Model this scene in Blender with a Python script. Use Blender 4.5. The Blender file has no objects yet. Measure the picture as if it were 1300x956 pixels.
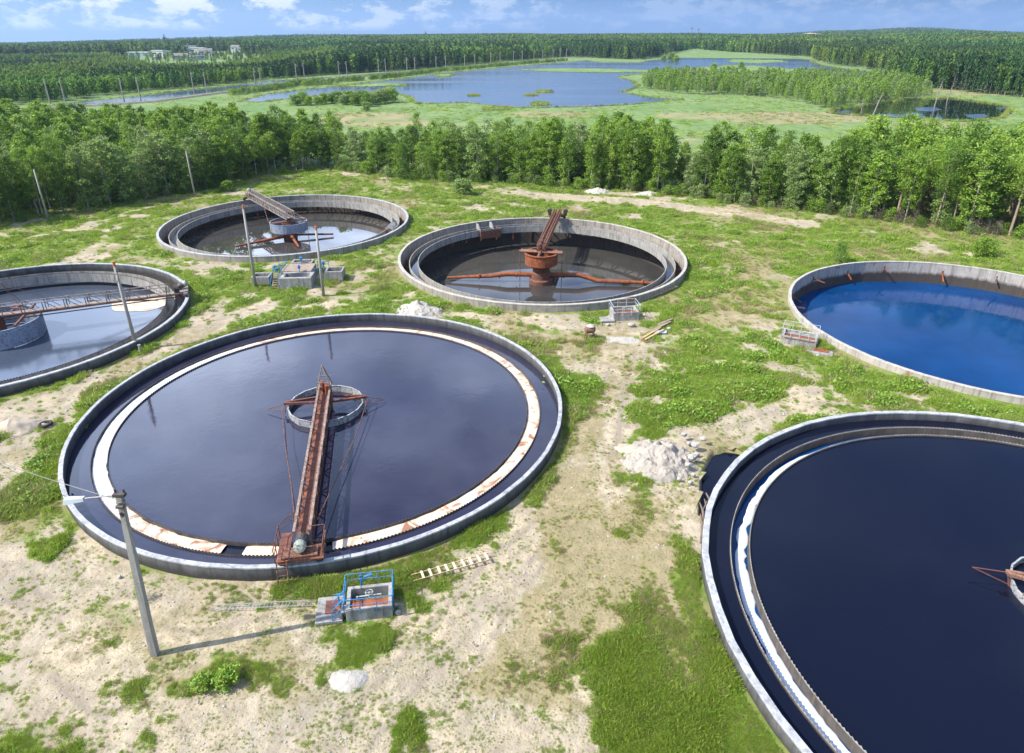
import bpy, math, random
import numpy as np
from mathutils import Vector, Matrix
from mathutils.geometry import tessellate_polygon
random.seed(7); rng = np.random.default_rng(7)
sc = bpy.context.scene
COL = sc.collection
R_ = math.radians
PI = math.pi

# ------------------------------------------------------------------ camera geometry (metres; used to place things on the ground)
CAM_H = 30.0; FPX = 860.0; PX0 = 650.0; PY0 = 433.5
TH = math.atan2(433.5 - 40.0, FPX)
def G(x, y, z=0.0):
    u = x - PX0; v = -(y - PY0)
    Y = FPX*math.cos(TH) + v*math.sin(TH); Z = -FPX*math.sin(TH) + v*math.cos(TH)
    t = -(CAM_H - z)/Z
    return (u*t, Y*t)
def topx(X, Y, Z=0.0):
    dz = Z - CAM_H
    dep = Y*math.cos(TH) - dz*math.sin(TH); up = Y*math.sin(TH) + dz*math.cos(TH)
    dep = np.maximum(dep, .5)
    return PX0 + FPX*X/dep, PY0 - FPX*up/dep

# ------------------------------------------------------------------ numpy noise
def _hash(ix, iy, s):
    n = (ix*374761393 + iy*668265263 + s*974634777) & 0xffffffff
    n = ((n ^ (n >> 13))*1274126177) & 0xffffffff
    return ((n ^ (n >> 16)) & 0xffff)/65535.0
def vnoise(x, y, scale, s=0):
    x = np.asarray(x, float)/scale; y = np.asarray(y, float)/scale
    ix = np.floor(x).astype(np.int64); iy = np.floor(y).astype(np.int64)
    fx = x - ix; fy = y - iy
    fx = fx*fx*(3 - 2*fx); fy = fy*fy*(3 - 2*fy)
    a = _hash(ix, iy, s); b = _hash(ix+1, iy, s); c = _hash(ix, iy+1, s); d = _hash(ix+1, iy+1, s)
    return (a*(1-fx) + b*fx)*(1-fy) + (c*(1-fx) + d*fx)*fy
def fbm(x, y, scale, oct=4, s=0):
    t = 0; a = 1; n = 0
    for o in range(oct):
        t = t + a*vnoise(x, y, scale/2**o, s + 11*o); n += a; a *= .55
    return t/n
def sstep(a, b, x):
    t = np.clip((x - a)/(b - a), 0, 1); return t*t*(3 - 2*t)
def inpoly(x, y, poly):
    x = np.asarray(x, float); y = np.asarray(y, float)
    r = np.zeros(x.shape, bool); n = len(poly)
    for i in range(n):
        x1, y1 = poly[i]; x2, y2 = poly[(i+1) % n]
        if y1 == y2: continue
        c = ((y1 > y) != (y2 > y)) & (x < (x2 - x1)*(y - y1)/(y2 - y1) + x1)
        r ^= c
    return r

# ------------------------------------------------------------------ materials
def newmat(name):
    m = bpy.data.materials.new(name); m.use_nodes = True
    nt = m.node_tree; nt.nodes.clear()
    out = nt.nodes.new('ShaderNodeOutputMaterial')
    return m, nt, out
def nd(nt, t, **kw):
    n = nt.nodes.new(t)
    for k, v in kw.items():
        if k in n.inputs: n.inputs[k].default_value = v
        else: setattr(n, k, v)
    return n
def ln(nt, a, b): nt.links.new(a, b)
def rgba(c): return (c[0], c[1], c[2], 1)
def ramp(nt, fac, stops):
    r = nt.nodes.new('ShaderNodeValToRGB'); e = r.color_ramp.elements
    while len(e) > 1: e.remove(e[-1])
    e[0].position = stops[0][0]; e[0].color = rgba(stops[0][1])
    for p, c in stops[1:]:
        k = e.new(p); k.color = rgba(c)
    if fac is not None: ln(nt, fac, r.inputs[0])
    return r.outputs[0]
def noise(nt, vec, scale, detail=4, rough=.55, out='Fac'):
    n = nt.nodes.new('ShaderNodeTexNoise'); n.inputs['Scale'].default_value = scale
    n.inputs['Detail'].default_value = detail; n.inputs['Roughness'].default_value = rough
    if vec is not None: ln(nt, vec, n.inputs['Vector'])
    return n.outputs[out]
def mixc(nt, fac, a, b, blend='MIX'):
    m = nt.nodes.new('ShaderNodeMix'); m.data_type = 'RGBA'; m.blend_type = blend
    for s, v in ((0, fac), (6, a), (7, b)):
        if hasattr(v, 'links'): ln(nt, v, m.inputs[s])
        elif isinstance(v, (int, float)): m.inputs[s].default_value = v
        else: m.inputs[s].default_value = rgba(v)
    return m.outputs[2]
def mth(nt, op, a, b=None, clamp=False):
    m = nt.nodes.new('ShaderNodeMath'); m.operation = op; m.use_clamp = clamp
    for i, v in enumerate((a, b)):
        if v is None: continue
        if hasattr(v, 'links'): ln(nt, v, m.inputs[i])
        else: m.inputs[i].default_value = v
    return m.outputs[0]
def mapr(nt, v, a, b, c=0., d=1.):
    m = nt.nodes.new('ShaderNodeMapRange'); ln(nt, v, m.inputs[0])
    for i, q in enumerate((a, b, c, d)): m.inputs[i+1].default_value = q
    return m.outputs[0]
def coords(nt, scale=None, kind='Object'):
    t = nt.nodes.new('ShaderNodeTexCoord'); o = t.outputs[kind]
    if scale:
        m = nt.nodes.new('ShaderNodeMapping'); m.inputs['Scale'].default_value = scale
        ln(nt, o, m.inputs[0]); o = m.outputs[0]
    return o
def worldpos(nt, scale=None):
    g = nt.nodes.new('ShaderNodeNewGeometry'); o = g.outputs['Position']
    if scale:
        m = nt.nodes.new('ShaderNodeMapping'); m.inputs['Scale'].default_value = scale
        ln(nt, o, m.inputs[0]); o = m.outputs[0]
    return o
def bumpn(nt, h, strength, dist=.05):
    b = nt.nodes.new('ShaderNodeBump'); b.inputs['Strength'].default_value = strength
    b.inputs['Distance'].default_value = dist; ln(nt, h, b.inputs['Height']); return b.outputs[0]
def principled(nt, out, col, rough=.8, metal=0., normal=None, spec=None):
    p = nt.nodes.new('ShaderNodeBsdfPrincipled')
    for s, v in (('Base Color', col), ('Roughness', rough), ('Metallic', metal)):
        if hasattr(v, 'links'): ln(nt, v, p.inputs[s])
        elif isinstance(v, (int, float)): p.inputs[s].default_value = v
        else: p.inputs[s].default_value = rgba(v)
    if normal is not None: ln(nt, normal, p.inputs['Normal'])
    if spec is not None: p.inputs['Specular IOR Level'].default_value = spec
    ln(nt, p.outputs[0], out.inputs[0]); return p
def simple(name, c1, c2, scale=3., rough=.75, metal=0., c3=None, bump=.3, s3=9.):
    m, nt, out = newmat(name); v = coords(nt)
    f = mapr(nt, noise(nt, v, scale, 5), .35, .65)
    c = mixc(nt, f, c1, c2)
    if c3:
        c = mixc(nt, mapr(nt, noise(nt, v, s3, 4), .52, .62), c, c3)
    principled(nt, out, c, rough, metal, bumpn(nt, noise(nt, v, scale*6, 3), bump, .02))
    return m
def concrete(name, c1, c2, stain, zlo=None, zhi=None, wet=(.05, .045, .04), rust=0.):
    m, nt, out = newmat(name); v = coords(nt)
    c = mixc(nt, mapr(nt, noise(nt, v, .9, 6, .65), .38, .62), c1, c2)
    st = noise(nt, coords(nt, (2.2, 2.2, .16)), 1.3, 5, .6)          # rain streaks down the face
    c = mixc(nt, mapr(nt, st, .5, .68, 0, .8), c, stain)
    c = mixc(nt, mapr(nt, noise(nt, v, 9, 4), .55, .7, 0, .5), c, stain)
    if rust: c = mixc(nt, mapr(nt, noise(nt, v, .35, 4, .7), .66 - rust, .72 - rust, 0, .75), c, (.26, .12, .06))
    if zlo is not None:
        sep = nt.nodes.new('ShaderNodeSeparateXYZ'); ln(nt, v, sep.inputs[0])
        zz = mth(nt, 'ADD', sep.outputs[2], mth(nt, 'MULTIPLY', mth(nt, 'SUBTRACT', noise(nt, coords(nt, (1, 1, .1)), 1.2, 5), .5), .9))
        c = mixc(nt, mapr(nt, zz, zlo, zhi, .92, 0.), c, wet)
    principled(nt, out, c, .88, 0, bumpn(nt, noise(nt, v, 12, 5), .5, .03), .25)
    return m
def water(name, base, rough=.03, bscale=1.6, bstr=.05, dist=.03, stretch=(1, 1, 1), base2=None, spec=.5, bands=None):
    m, nt, out = newmat(name); v = worldpos(nt, stretch)
    n1 = noise(nt, v, bscale, 3, .5); n2 = noise(nt, v, bscale*.23, 2, .5)
    h = mth(nt, 'ADD', mth(nt, 'MULTIPLY', n1, .5), n2)
    c = base
    if base2: c = mixc(nt, mapr(nt, noise(nt, worldpos(nt), .11, 4, .6), .4, .65), base, base2)
    r = rough
    if bands:                                                     # wind streaks: rougher strips
        r = mapr(nt, noise(nt, worldpos(nt, (.004, .02, 1)), bands, 4, .6), .4, .65, rough, rough*2.6)
    p = principled(nt, out, c, r, 0, bumpn(nt, h, bstr, dist), spec)
    p.inputs['IOR'].default_value = 1.33
    return m
def leafmat(name, cols, trans=.27, hue=.06, ns=.35, stand=False):
    m, nt, out = newmat(name)
    oi = nt.nodes.new('ShaderNodeObjectInfo')
    c = ramp(nt, oi.outputs['Random'], [(i/(len(cols)-1 or 1), q) for i, q in enumerate(cols)])
    n = noise(nt, coords(nt), ns*3, 3)
    hs = nt.nodes.new('ShaderNodeHueSaturation'); ln(nt, c, hs.inputs['Color'])
    ln(nt, mapr(nt, n, .3, .7, .72, 1.3), hs.inputs['Value'])
    ln(nt, mapr(nt, noise(nt, coords(nt), ns*9, 2), .3, .7, .5 - hue/2, .5 + hue/2), hs.inputs['Hue'])
    if stand:
        hv = nt.nodes.new('ShaderNodeHueSaturation'); ln(nt, hs.outputs[0], hv.inputs['Color']); w1 = noise(nt, worldpos(nt), .0085, 4, .65)
        ln(nt, mapr(nt, w1, .35, .65, .62, 1.5), hv.inputs['Value']); ln(nt, mapr(nt, noise(nt, worldpos(nt), .004, 3), .35, .65, .525, .475), hv.inputs['Hue']); hs = hv
    d = nt.nodes.new('ShaderNodeBsdfPrincipled'); ln(nt, hs.outputs[0], d.inputs['Base Color'])
    d.inputs['Roughness'].default_value = .55; d.inputs['Specular IOR Level'].default_value = .35
    t = nt.nodes.new('ShaderNodeBsdfTranslucent')
    hs2 = nt.nodes.new('ShaderNodeHueSaturation'); ln(nt, hs.outputs[0], hs2.inputs['Color']); hs2.inputs['Hue'].default_value = .485; hs2.inputs['Value'].default_value = 1.35
    ln(nt, hs2.outputs[0], t.inputs[0])
    mx = nt.nodes.new('ShaderNodeMixShader'); mx.inputs[0].default_value = trans
    ln(nt, d.outputs[0], mx.inputs[1]); ln(nt, t.outputs[0], mx.inputs[2]); ln(nt, mx.outputs[0], out.inputs[0])
    return m

M = {}
M['wall_wet'] = concrete('weathered_concrete_wet', (.17, .17, .17), (.115, .115, .12), (.06, .06, .06), .15, .75)
M['wall_deep'] = concrete('weathered_concrete_deep', (.38, .34, .29), (.27, .245, .215), (.11, .10, .085), -1.7, -.45, (.045, .038, .032), .03)
M['wall_basin'] = concrete('weathered_concrete_basin', (.46, .42, .37), (.36, .33, .30), (.16, .14, .12), -1.0, -.55, (.05, .038, .03), .05)
M['coping'] = concrete('concrete_coping', (.46, .465, .475), (.34, .345, .355), (.18, .18, .19))
M['coping_warm'] = concrete('concrete_coping_warm', (.50, .47, .41), (.40, .37, .33), (.25, .2, .17), rust=.02)
M['launder'] = concrete('launder_concrete', (.38, .36, .33), (.27, .26, .24), (.10, .095, .085))
M['launder_dark'] = concrete('launder_dark', (.10, .09, .085), (.06, .055, .05), (.16, .12, .09))
M['block'] = concrete('block_concrete', (.38, .37, .35), (.26, .25, .235), (.13, .125, .12))
M['pole'] = concrete('pole_concrete', (.40, .38, .35), (.32, .30, .27), (.22, .2, .18))
M['rust'] = simple('rusty_steel', (.17, .062, .035), (.10, .04, .026), 2.2, .8, .1, (.27, .15, .10), .4)
M['rust_bright'] = simple('bright_rust', (.36, .105, .03), (.22, .06, .02), 1.4, .8, .1, (.13, .05, .03), .4, 4)
M['rust_pale'] = simple('pale_rust', (.34, .19, .13), (.24, .12, .08), 2.5, .8, .1, (.15, .07, .04), .3)
M['rust_deck'] = simple('rusty_deck_plate', (.20, .075, .05), (.13, .052, .038), 1.1, .75, .15, (.30, .10, .05), .4, 2.)
M['chord'] = simple('weathered_chord', (.36, .28, .23), (.22, .15, .12), 2.5, .8, .1, (.14, .07, .05), .3)
M['truss_grey'] = simple('weathered_grey_truss', (.36, .33, .30), (.22, .19, .165), 2., .8, .2, (.16, .08, .05), .3)
M['ring_pale'] = simple('painted_pale_ring', (.44, .45, .44), (.30, .32, .34), 1.1, .6, .1, (.17, .11, .08), .2, 5)
M['ring_blue'] = simple('painted_blue_grey_ring', (.33, .40, .50), (.24, .31, .42), 1.1, .55, .2, (.2, .13, .1), .2, 6)
M['blue'] = simple('blue_rail_paint', (.02, .20, .50), (.03, .28, .60), 3., .5, .1, (.10, .12, .14), .2)
M['white_rail'] = simple('pale_rail_paint', (.62, .68, .68), (.45, .52, .55), 3., .5, .1, (.25, .2, .16), .2)
M['wood'] = simple('fresh_timber', (.58, .42, .22), (.50, .33, .16), 4., .7, 0, (.40, .26, .13), .2)
M['wood_light'] = simple('fresh_timber_rung', (.72, .60, .42), (.62, .50, .34), 4., .7, 0, None, .2)
M['wood_old'] = simple('old_timber', (.36, .27, .2), (.27, .2, .15), 4., .8, 0, (.14, .1, .08), .4)
M['alu'] = simple('dull_steel_ladder', (.50, .52, .50), (.38, .40, .38), 3., .5, .3, None, .1)
M['motor'] = simple('oily_motor_paint', (.07, .065, .055), (.035, .033, .03), 3., .5, .3, (.16, .12, .08), .3)
M['motor_pale'] = simple('motor_cap_paint', (.42, .46, .40), (.30, .33, .28), 3., .5, .1, (.12, .1, .08), .2)
M['black'] = simple('black_rubber', (.02, .02, .022), (.035, .035, .035), 6., .8, 0, None, .2)
M['cable'] = simple('dark_cable', (.05, .045, .04), (.10, .08, .07), 4., .6, .2)
M['wire'] = simple('pale_wire', (.30, .29, .27), (.22, .21, .2), 4., .5, .3)
M['lamp'] = simple('lamp_housing', (.62, .68, .74), (.55, .60, .66), 3., .4, .2)
M['orange'] = simple('orange_cap', (.62, .2, .06), (.5, .15, .05), 3., .6)
M['stone'] = simple('pale_stone', (.48, .45, .42), (.36, .34, .31), 2., .9, 0, (.2, .19, .18), .6)
M['bark_birch'] = simple('birch_bark', (.50, .47, .42), (.30, .27, .23), 2., .8, 0, (.06, .05, .045), .4, 5)
M['bark_pine'] = simple('pine_bark', (.40, .31, .24), (.29, .21, .16), 2., .85, 0, (.14, .09, .06), .5)
M['bark_dead'] = simple('dead_bark', (.34, .30, .27), (.24, .2, .18), 2., .85, 0, (.09, .06, .045), .5)
M['leaf_birch'] = leafmat('birch_leaves', [(0.175, 0.294, 0.033), (0.233, 0.365, 0.044), (0.139, 0.247, 0.031), (0.268, 0.400, 0.055)])
M['leaf_aspen'] = leafmat('aspen_leaves', [(0.240, 0.330, 0.110), (0.216, 0.319, 0.077), (0.288, 0.366, 0.154), (0.192, 0.307, 0.055)])
M['leaf_dark'] = leafmat('dark_leaves', [(0.100, 0.184, 0.022), (0.125, 0.218, 0.028), (0.081, 0.149, 0.020)])
M['leaf_pine'] = leafmat('pine_needles', [(.06, .125, .025), (.09, .165, .035), (.045, .10, .022)], .15)
M['leaf_far'] = leafmat('far_leaves', [(0.112, 0.207, 0.027), (0.163, 0.265, 0.037), (0.088, 0.161, 0.023), (0.213, 0.310, 0.047)], .25, .05, .12, True)
M['leaf_conifer'] = leafmat('far_conifer', [(.045, .10, .022), (.065, .135, .028), (.035, .08, .02)], .12, .04, .12, True)
M['grass'] = leafmat('grass_blades', [(0.231, 0.364, 0.042), (0.319, 0.438, 0.058), (0.187, 0.321, 0.037), (0.396, 0.471, 0.105), (0.264, 0.395, 0.047)], .4, .05, .6)
M['grass_dry'] = leafmat('dry_grass_blades', [(.42, .35, .19), (.34, .30, .14), (.30, .32, .11)], .3, .03, .6)
M['leaf_low'] = M['leaf_birch']
M['twig'] = simple('brown_brush', (.20, .15, .11), (.13, .10, .08), 2., .9)

def sandmat(name, c1, c2, c3, bs=.8):
    m, nt, out = newmat(name); v = coords(nt)
    c = mixc(nt, mapr(nt, noise(nt, v, .9, 6, .65), .35, .65), c1, c2)
    c = mixc(nt, mapr(nt, noise(nt, v, 6, 5, .7), .56, .72, 0, .7), c, c3)
    h = mth(nt, 'ADD', noise(nt, v, 3, 6, .7), mth(nt, 'MULTIPLY', noise(nt, v, 14, 3), .4))
    principled(nt, out, c, .95, 0, bumpn(nt, h, bs, .12), .1); return m
M['heap_white'] = sandmat('pale_sand_heap', (.50, .465, .415), (.42, .385, .34), (.36, .32, .28), 1.)
M['heap_beige'] = sandmat('beige_sand_heap', (.49, .405, .315), (.43, .355, .275), (.48, .40, .32), .4)
M['heap_rubble'] = sandmat('rubble_sand_heap', (.47, .42, .36), (.37, .33, .285), (.20, .18, .17), 1.3)

# ground
def groundmat():
    m, nt, out = newmat('meadow_and_sand_ground')
    at = nt.nodes.new('ShaderNodeAttribute'); at.attribute_name = 'cover'
    sp = nt.nodes.new('ShaderNodeSeparateColor'); ln(nt, at.outputs['Color'], sp.inputs[0])
    sand, mead, tan = sp.outputs[0], sp.outputs[1], sp.outputs[2]
    wp = worldpos(nt)
    nf = noise(nt, wp, 1.1, 7, .68); nm = noise(nt, wp, .16, 5, .6); nff = noise(nt, wp, 6.5, 4, .6)
    g = mixc(nt, mapr(nt, nf, .35, .65), (.10, .17, .027), (.18, .235, .045))
    g = mixc(nt, mapr(nt, nm, .42, .62), g, (.20, .225, .07))
    g = mixc(nt, mapr(nt, noise(nt, wp, .45, 5, .7), .55, .68, 0, .75), g, (.33, .27, .16))
    s = mixc(nt, mapr(nt, nm, .40, .60), (.52, .425, .295), (.37, .315, .235))
    s = mixc(nt, mapr(nt, nf, .42, .66), s, (.29, .24, .18))
    s = mixc(nt, mapr(nt, nff, .56, .70, 0, .55), s, (.27, .235, .19))
    tr = noise(nt, worldpos(nt, (.5, .07, 1)), 1.4, 4, .6)
    s = mixc(nt, mapr(nt, tr, .48, .62, 0, .35), s, (.50, .43, .34))
    s = mixc(nt, mapr(nt, noise(nt, wp, .9, 7, .75), .52, .66, 0, .6), s, (.29, .26, .165))
    s = mixc(nt, mapr(nt, noise(nt, wp, 2.6, 6, .75), .57, .70, 0, .65), s, (.20, .23, .08))
    s = mixc(nt, mth(nt, 'MULTIPLY', at.outputs['Alpha'], .85), s, (.27, .225, .175))
    dry = mixc(nt, mapr(nt, nf, .35, .65), (.34, .265, .15), (.24, .205, .105))
    dry = mixc(nt, mapr(nt, nff, .5, .65, 0, .6), dry, (.20, .21, .08))
    # sharpen edges with fine noise
    e = mth(nt, 'ADD', sand, mth(nt, 'MULTIPLY', mth(nt, 'SUBTRACT', mth(nt, 'ADD', mth(nt, 'MULTIPLY', nf, .9), mth(nt, 'MULTIPLY', nff, .7)), .8), 1.35))
    c = mixc(nt, mapr(nt, e, .36, .62), g, s)
    td = mth(nt, 'ADD', tan, mth(nt, 'MULTIPLY', mth(nt, 'SUBTRACT', mth(nt, 'ADD', mth(nt, 'MULTIPLY', nf, .6), mth(nt, 'MULTIPLY', nm, .4)), .5), 3.0))
    c = mixc(nt, mapr(nt, td, .3, .9, 0, .85), c, dry)
    wq = worldpos(nt, (1, .55, 1))
    md = mixc(nt, mapr(nt, noise(nt, wq, .05, 6, .65), .36, .62), (.14, .225, .08), (.21, .275, .11))
    md = mixc(nt, mapr(nt, noise(nt, wq, .3, 5, .7), .48, .66, 0, .8), md, (.085, .155, .04))
    tn = mixc(nt, mapr(nt, noise(nt, wq, .12, 5, .6), .4, .62), (.34, .28, .165), (.20, .22, .09))
    te = mth(nt, 'ADD', tan, mth(nt, 'MULTIPLY', mth(nt, 'SUBTRACT', noise(nt, wq, .08, 5), .5), 1.2))
    md = mixc(nt, mapr(nt, te, .4, .65, 0, .8), md, tn)
    c = mixc(nt, mead, c, md)
    h = mth(nt, 'ADD', nf, mth(nt, 'MULTIPLY', nff, .5))
    principled(nt, out, c, .95, 0, bumpn(nt, h, .8, .16), .08)
    return m
M['ground'] = groundmat()

M['water_grey'] = water('settling_water_grey', (.020, .019, .038), .06, 2.2, .2, .03, (1, 1, 1), (.032, .033, .058)); M['water_grey'].node_tree.nodes['Principled BSDF'].inputs['IOR'].default_value = 1.5
M['water_navy'] = water('settling_water_navy', (.006, .008, .019), .04, 2.4, .07, .02)
M['water_pale'] = water('settling_water_pale', (.045, .058, .085), .13, 1.8, .2, .03, (1, 1, 1), (.06, .075, .105)); M['water_pale'].node_tree.nodes['Principled BSDF'].inputs['IOR'].default_value = 1.5
M['water_pool'] = water('pool_water', (.058, .054, .048), .02, 1.2, .03, .02, (1, 1, 1), (.038, .037, .035)); M['water_pool'].node_tree.nodes['Principled BSDF'].inputs['IOR'].default_value = 1.5
M['water_sky_tint'] = water('sky_tinted_water', (.001, .032, .12), .05, 1.5, .22, .04, (1, 1, 1), (.002, .048, .17))  # blue of the reflected sky painted into the water's base colour
M['water_lake'] = water('lake_water', (.06, .085, .13), .10, .35, .2, .15, (1, .5, 1), (.05, .08, .13), .5, 1.)
M['water_pond'] = water('dark_pond_water', (.012, .018, .016), .03, .5, .06, .03)

# ------------------------------------------------------------------ mesh builder
class MB:
    def __init__(s): s.v = []; s.f = []; s.mi = []; s.m = 0; s.smooth = False
    def add(s, vs, fs):
        o = len(s.v); s.v += [tuple(v) for v in vs]; s.f += [tuple(i + o for i in f) for f in fs]; s.mi += [s.m]*len(fs); return s
    def box(s, c, size, rz=0., rot=None, bev=0.):
        x, y, z = size[0]/2, size[1]/2, size[2]/2
        Mx = rot if rot is not None else Matrix.Rotation(rz, 3, 'Z')
        vs = []
        if bev <= 0:
            for a in (-1, 1):
                for b in (-1, 1):
                    for d in (-1, 1): vs.append(Vector(c) + Mx @ Vector((a*x, b*y, d*z)))
            return s.add(vs, [(0, 1, 3, 2), (4, 6, 7, 5), (0, 4, 5, 1), (2, 3, 7, 6), (0, 2, 6, 4), (1, 5, 7, 3)])
        b = min(bev, x*.9, y*.9, z*.9); L = []
        for zz, i in ((-z, b), (-z+b, 0), (z-b, 0), (z, b)):
            xx, yy = x - i, y - i
            for (px, py) in ((xx-b, -yy), (xx, -yy+b), (xx, yy-b), (xx-b, yy), (-xx+b, yy), (-xx, yy-b), (-xx, -yy+b), (-xx+b, -yy)):
                L.append(Vector(c) + Mx @ Vector((px, py, zz)))
        fs = [tuple(range(7, -1, -1)), tuple(range(24, 32))]
        for k in range(3):
            for i in range(8): j = (i+1) % 8; fs.append((k*8+i, k*8+j, k*8+8+j, k*8+8+i))
        return s.add(L, fs)
    def beam(s, a, b, w, h=None, up=(0, 0, 1)):
        a = Vector(a); b = Vector(b); h = h or w; d = b - a; L = d.length
        if L < 1e-5: return s
        x = d/L; u = Vector(up)
        if abs(x.dot(u)) > .98: u = Vector((0, 1, 0))
        y = u.cross(x).normalized(); z = x.cross(y)
        rot = Matrix((x, y, z)).transposed()
        return s.box((a+b)/2, (L, w, h), rot=rot)
    def tube(s, pts, r, n=8, r2=None, cap=True):
        pts = [Vector(p) for p in pts]; N = len(pts); vs = []; fs = []
        if not hasattr(r, '__len__'): r = [r + ((r2 if r2 is not None else r) - r)*i/(N-1) for i in range(N)]
        u = None
        for i, p in enumerate(pts):
            d = (pts[min(i+1, N-1)] - pts[max(i-1, 0)]).normalized()
            if u is None: u = d.orthogonal().normalized()
            u = (u - d*u.dot(d)).normalized(); w = d.cross(u)
            for k in range(n):
                a = 2*PI*k/n; vs.append(p + (u*math.cos(a) + w*math.sin(a))*r[i])
        for i in range(N-1):
            for k in range(n):
                j = (k+1) % n; fs.append((i*n+k, i*n+j, (i+1)*n+j, (i+1)*n+k))
        if cap: fs.append(tuple(range(n-1, -1, -1))); fs.append(tuple((N-1)*n + k for k in range(n)))
        return s.add(vs, fs)
    def lathe(s, prof, n=48, a0=0., a1=2*PI, closed=True, jit=0., c=(0, 0, 0), seed=0, zj=0.):
        full = abs(a1 - a0 - 2*PI) < 1e-6; m = n if full else n + 1
        r_ = random.Random(seed); vs = []; fs = []; P = len(prof)
        for i in range(m):
            a = a0 + (a1-a0)*i/n; dj = (r_.random()-.5)*2*jit; dz = (r_.random()-.5)*2*zj
            for (r, z) in prof: vs.append((c[0] + (r+dj)*math.cos(a), c[1] + (r+dj)*math.sin(a), c[2] + z + dz))
        Q = P if closed else P-1
        for i in range(n):
            j = (i+1) % m
            for k in range(Q):
                l = (k+1) % P; fs.append((i*P+k, j*P+k, j*P+l, i*P+l))
        if not full and closed:
            fs.append(tuple(range(P-1, -1, -1))); fs.append(tuple(n*P + k for k in range(P)))
        return s.add(vs, fs)
    def disc(s, r, z, n=48, c=(0, 0), r0=0.):
        vs = [(c[0] + r*math.cos(2*PI*i/n), c[1] + r*math.sin(2*PI*i/n), z) for i in range(n)]
        if r0 <= 0: return s.add(vs, [tuple(range(n))])
        vs += [(c[0] + r0*math.cos(2*PI*i/n), c[1] + r0*math.sin(2*PI*i/n), z) for i in range(n)]
        return s.add(vs, [(i, (i+1) % n, n + (i+1) % n, n + i) for i in range(n)])
    def mesh(s, name, mats, smooth=False, fix=True):
        me = bpy.data.meshes.new(name); me.from_pydata(s.v, [], s.f)
        for m in (mats if isinstance(mats, (list, tuple)) else [mats]): me.materials.append(m)
        if any(s.mi): me.polygons.foreach_set('material_index', s.mi)
        if fix:
            import bmesh
            bm = bmesh.new(); bm.from_mesh(me); bmesh.ops.recalc_face_normals(bm, faces=bm.faces); bm.to_mesh(me); bm.free()
        if smooth: me.polygons.foreach_set('use_smooth', [True]*len(me.polygons))
        me.update(); return me
    def build(s, name, mats, parent=None, smooth=False, loc=None, fix=True):
        o = bpy.data.objects.new(name, s.mesh(name, mats, smooth, fix)); COL.objects.link(o)
        if parent: o.parent = parent
        if loc: o.location = loc
        return o
def tag(o, label=None, cat=None, group=None, kind=None):
    if label: o['label'] = label
    if cat: o['category'] = cat
    if group: o['group'] = group
    if kind: o['kind'] = kind
    return o
def thing(name, label, cat, loc=(0, 0, 0), rz=0., group=None):
    o = bpy.data.objects.new(name, None); COL.objects.link(o); o.location = loc; o.rotation_euler = (0, 0, rz)
    o.empty_display_size = .5
    return tag(o, label, cat, group)
def struct(o): o['kind'] = 'structure'; return o
def copy_tree(o, parent=None):
    c = o.copy(); COL.objects.link(c)
    if parent: c.parent = parent
    for ch in o.children: copy_tree(ch, c)
    return c
def fastmesh(name, V, Fq, mats, mi=None, smooth=False):
    me = bpy.data.meshes.new(name); V = np.asarray(V, np.float32); Fq = np.asarray(Fq, np.int32); k = Fq.shape[1]
    me.vertices.add(len(V)); me.vertices.foreach_set('co', V.ravel())
    me.loops.add(Fq.size); me.loops.foreach_set('vertex_index', Fq.ravel())
    me.polygons.add(len(Fq)); me.polygons.foreach_set('loop_start', np.arange(0, Fq.size, k, dtype=np.int32))
    me.polygons.foreach_set('loop_total', np.full(len(Fq), k, np.int32))
    for m in (mats if isinstance(mats, (list, tuple)) else [mats]): me.materials.append(m)
    if mi is not None: me.polygons.foreach_set('material_index', np.asarray(mi, np.int32))
    if smooth: me.polygons.foreach_set('use_smooth', np.ones(len(Fq), bool))
    me.update(calc_edges=True); return me

# ------------------------------------------------------------------ terrain
TANKS = dict(A=(-15.75, 51.1, 20.05), B=(-37.75, 112.4, 20.1), C=(4.25, 94.05, 20.45), D=(-57.5, 69.7, 19.75), E=(53.0, 70.8, 20.4), F=(32.66, 28.0, 21.43))
SKY_X = [-400, 0, 100, 240, 430, 640, 1000, 1080, 1150, 1300, 1700]
SKY_Y = [58, 54.5, 53.5, 50.5, 46.0, 43.8, 43.5, 42.5, 41.5, 43.5, 44.5]
def hz(X, Y):
    X = np.asarray(X, float); Y = np.asarray(Y, float); d = np.hypot(X, Y)
    az = np.arctan2(X, np.maximum(Y, 1)); xp = PX0 + np.tan(np.clip(az, -1.2, 1.2))*FPX/math.cos(TH)*1.0*np.cos(TH)**0*.92
    tgt = np.interp(xp, SKY_X, SKY_Y)
    a = (tgt - 40.0)/FPX*math.cos(TH)**2*1.03
    z = 30 - d*np.tan(a) - 16.5
    w = sstep(900, 1700, d)
    left = sstep(-40, -260, X*1000/np.maximum(d, 1)/2.2)
    mid = -.006*np.clip(d - 400, 0, 600)*left
    z = mid*(1-w) + z*w
    z = z + (fbm(X, Y, 900, 3, 5) - .5)*26*sstep(1300, 3000, d)
    z = z + (11*(fbm(xp, xp*0, 110, 3, 17) - .4) + 20*np.exp(-((xp-1120)/75)**2) + 9*np.exp(-((xp-1010)/45)**2))*np.exp(-((d-4300)/1000)**2)
    near = 1 - sstep(120, 170, d)
    return z + ((fbm(X, Y, 14, 3, 3) - .5)*.35 + (fbm(X, Y, 2.4, 3, 9) - .5)*.16)*near
POND = [G(*p) for p in [(903, 572), (922, 567), (949, 571), (927, 602), (908, 640), (897, 672), (886, 655), (887, 625), (889, 598)]]
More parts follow.
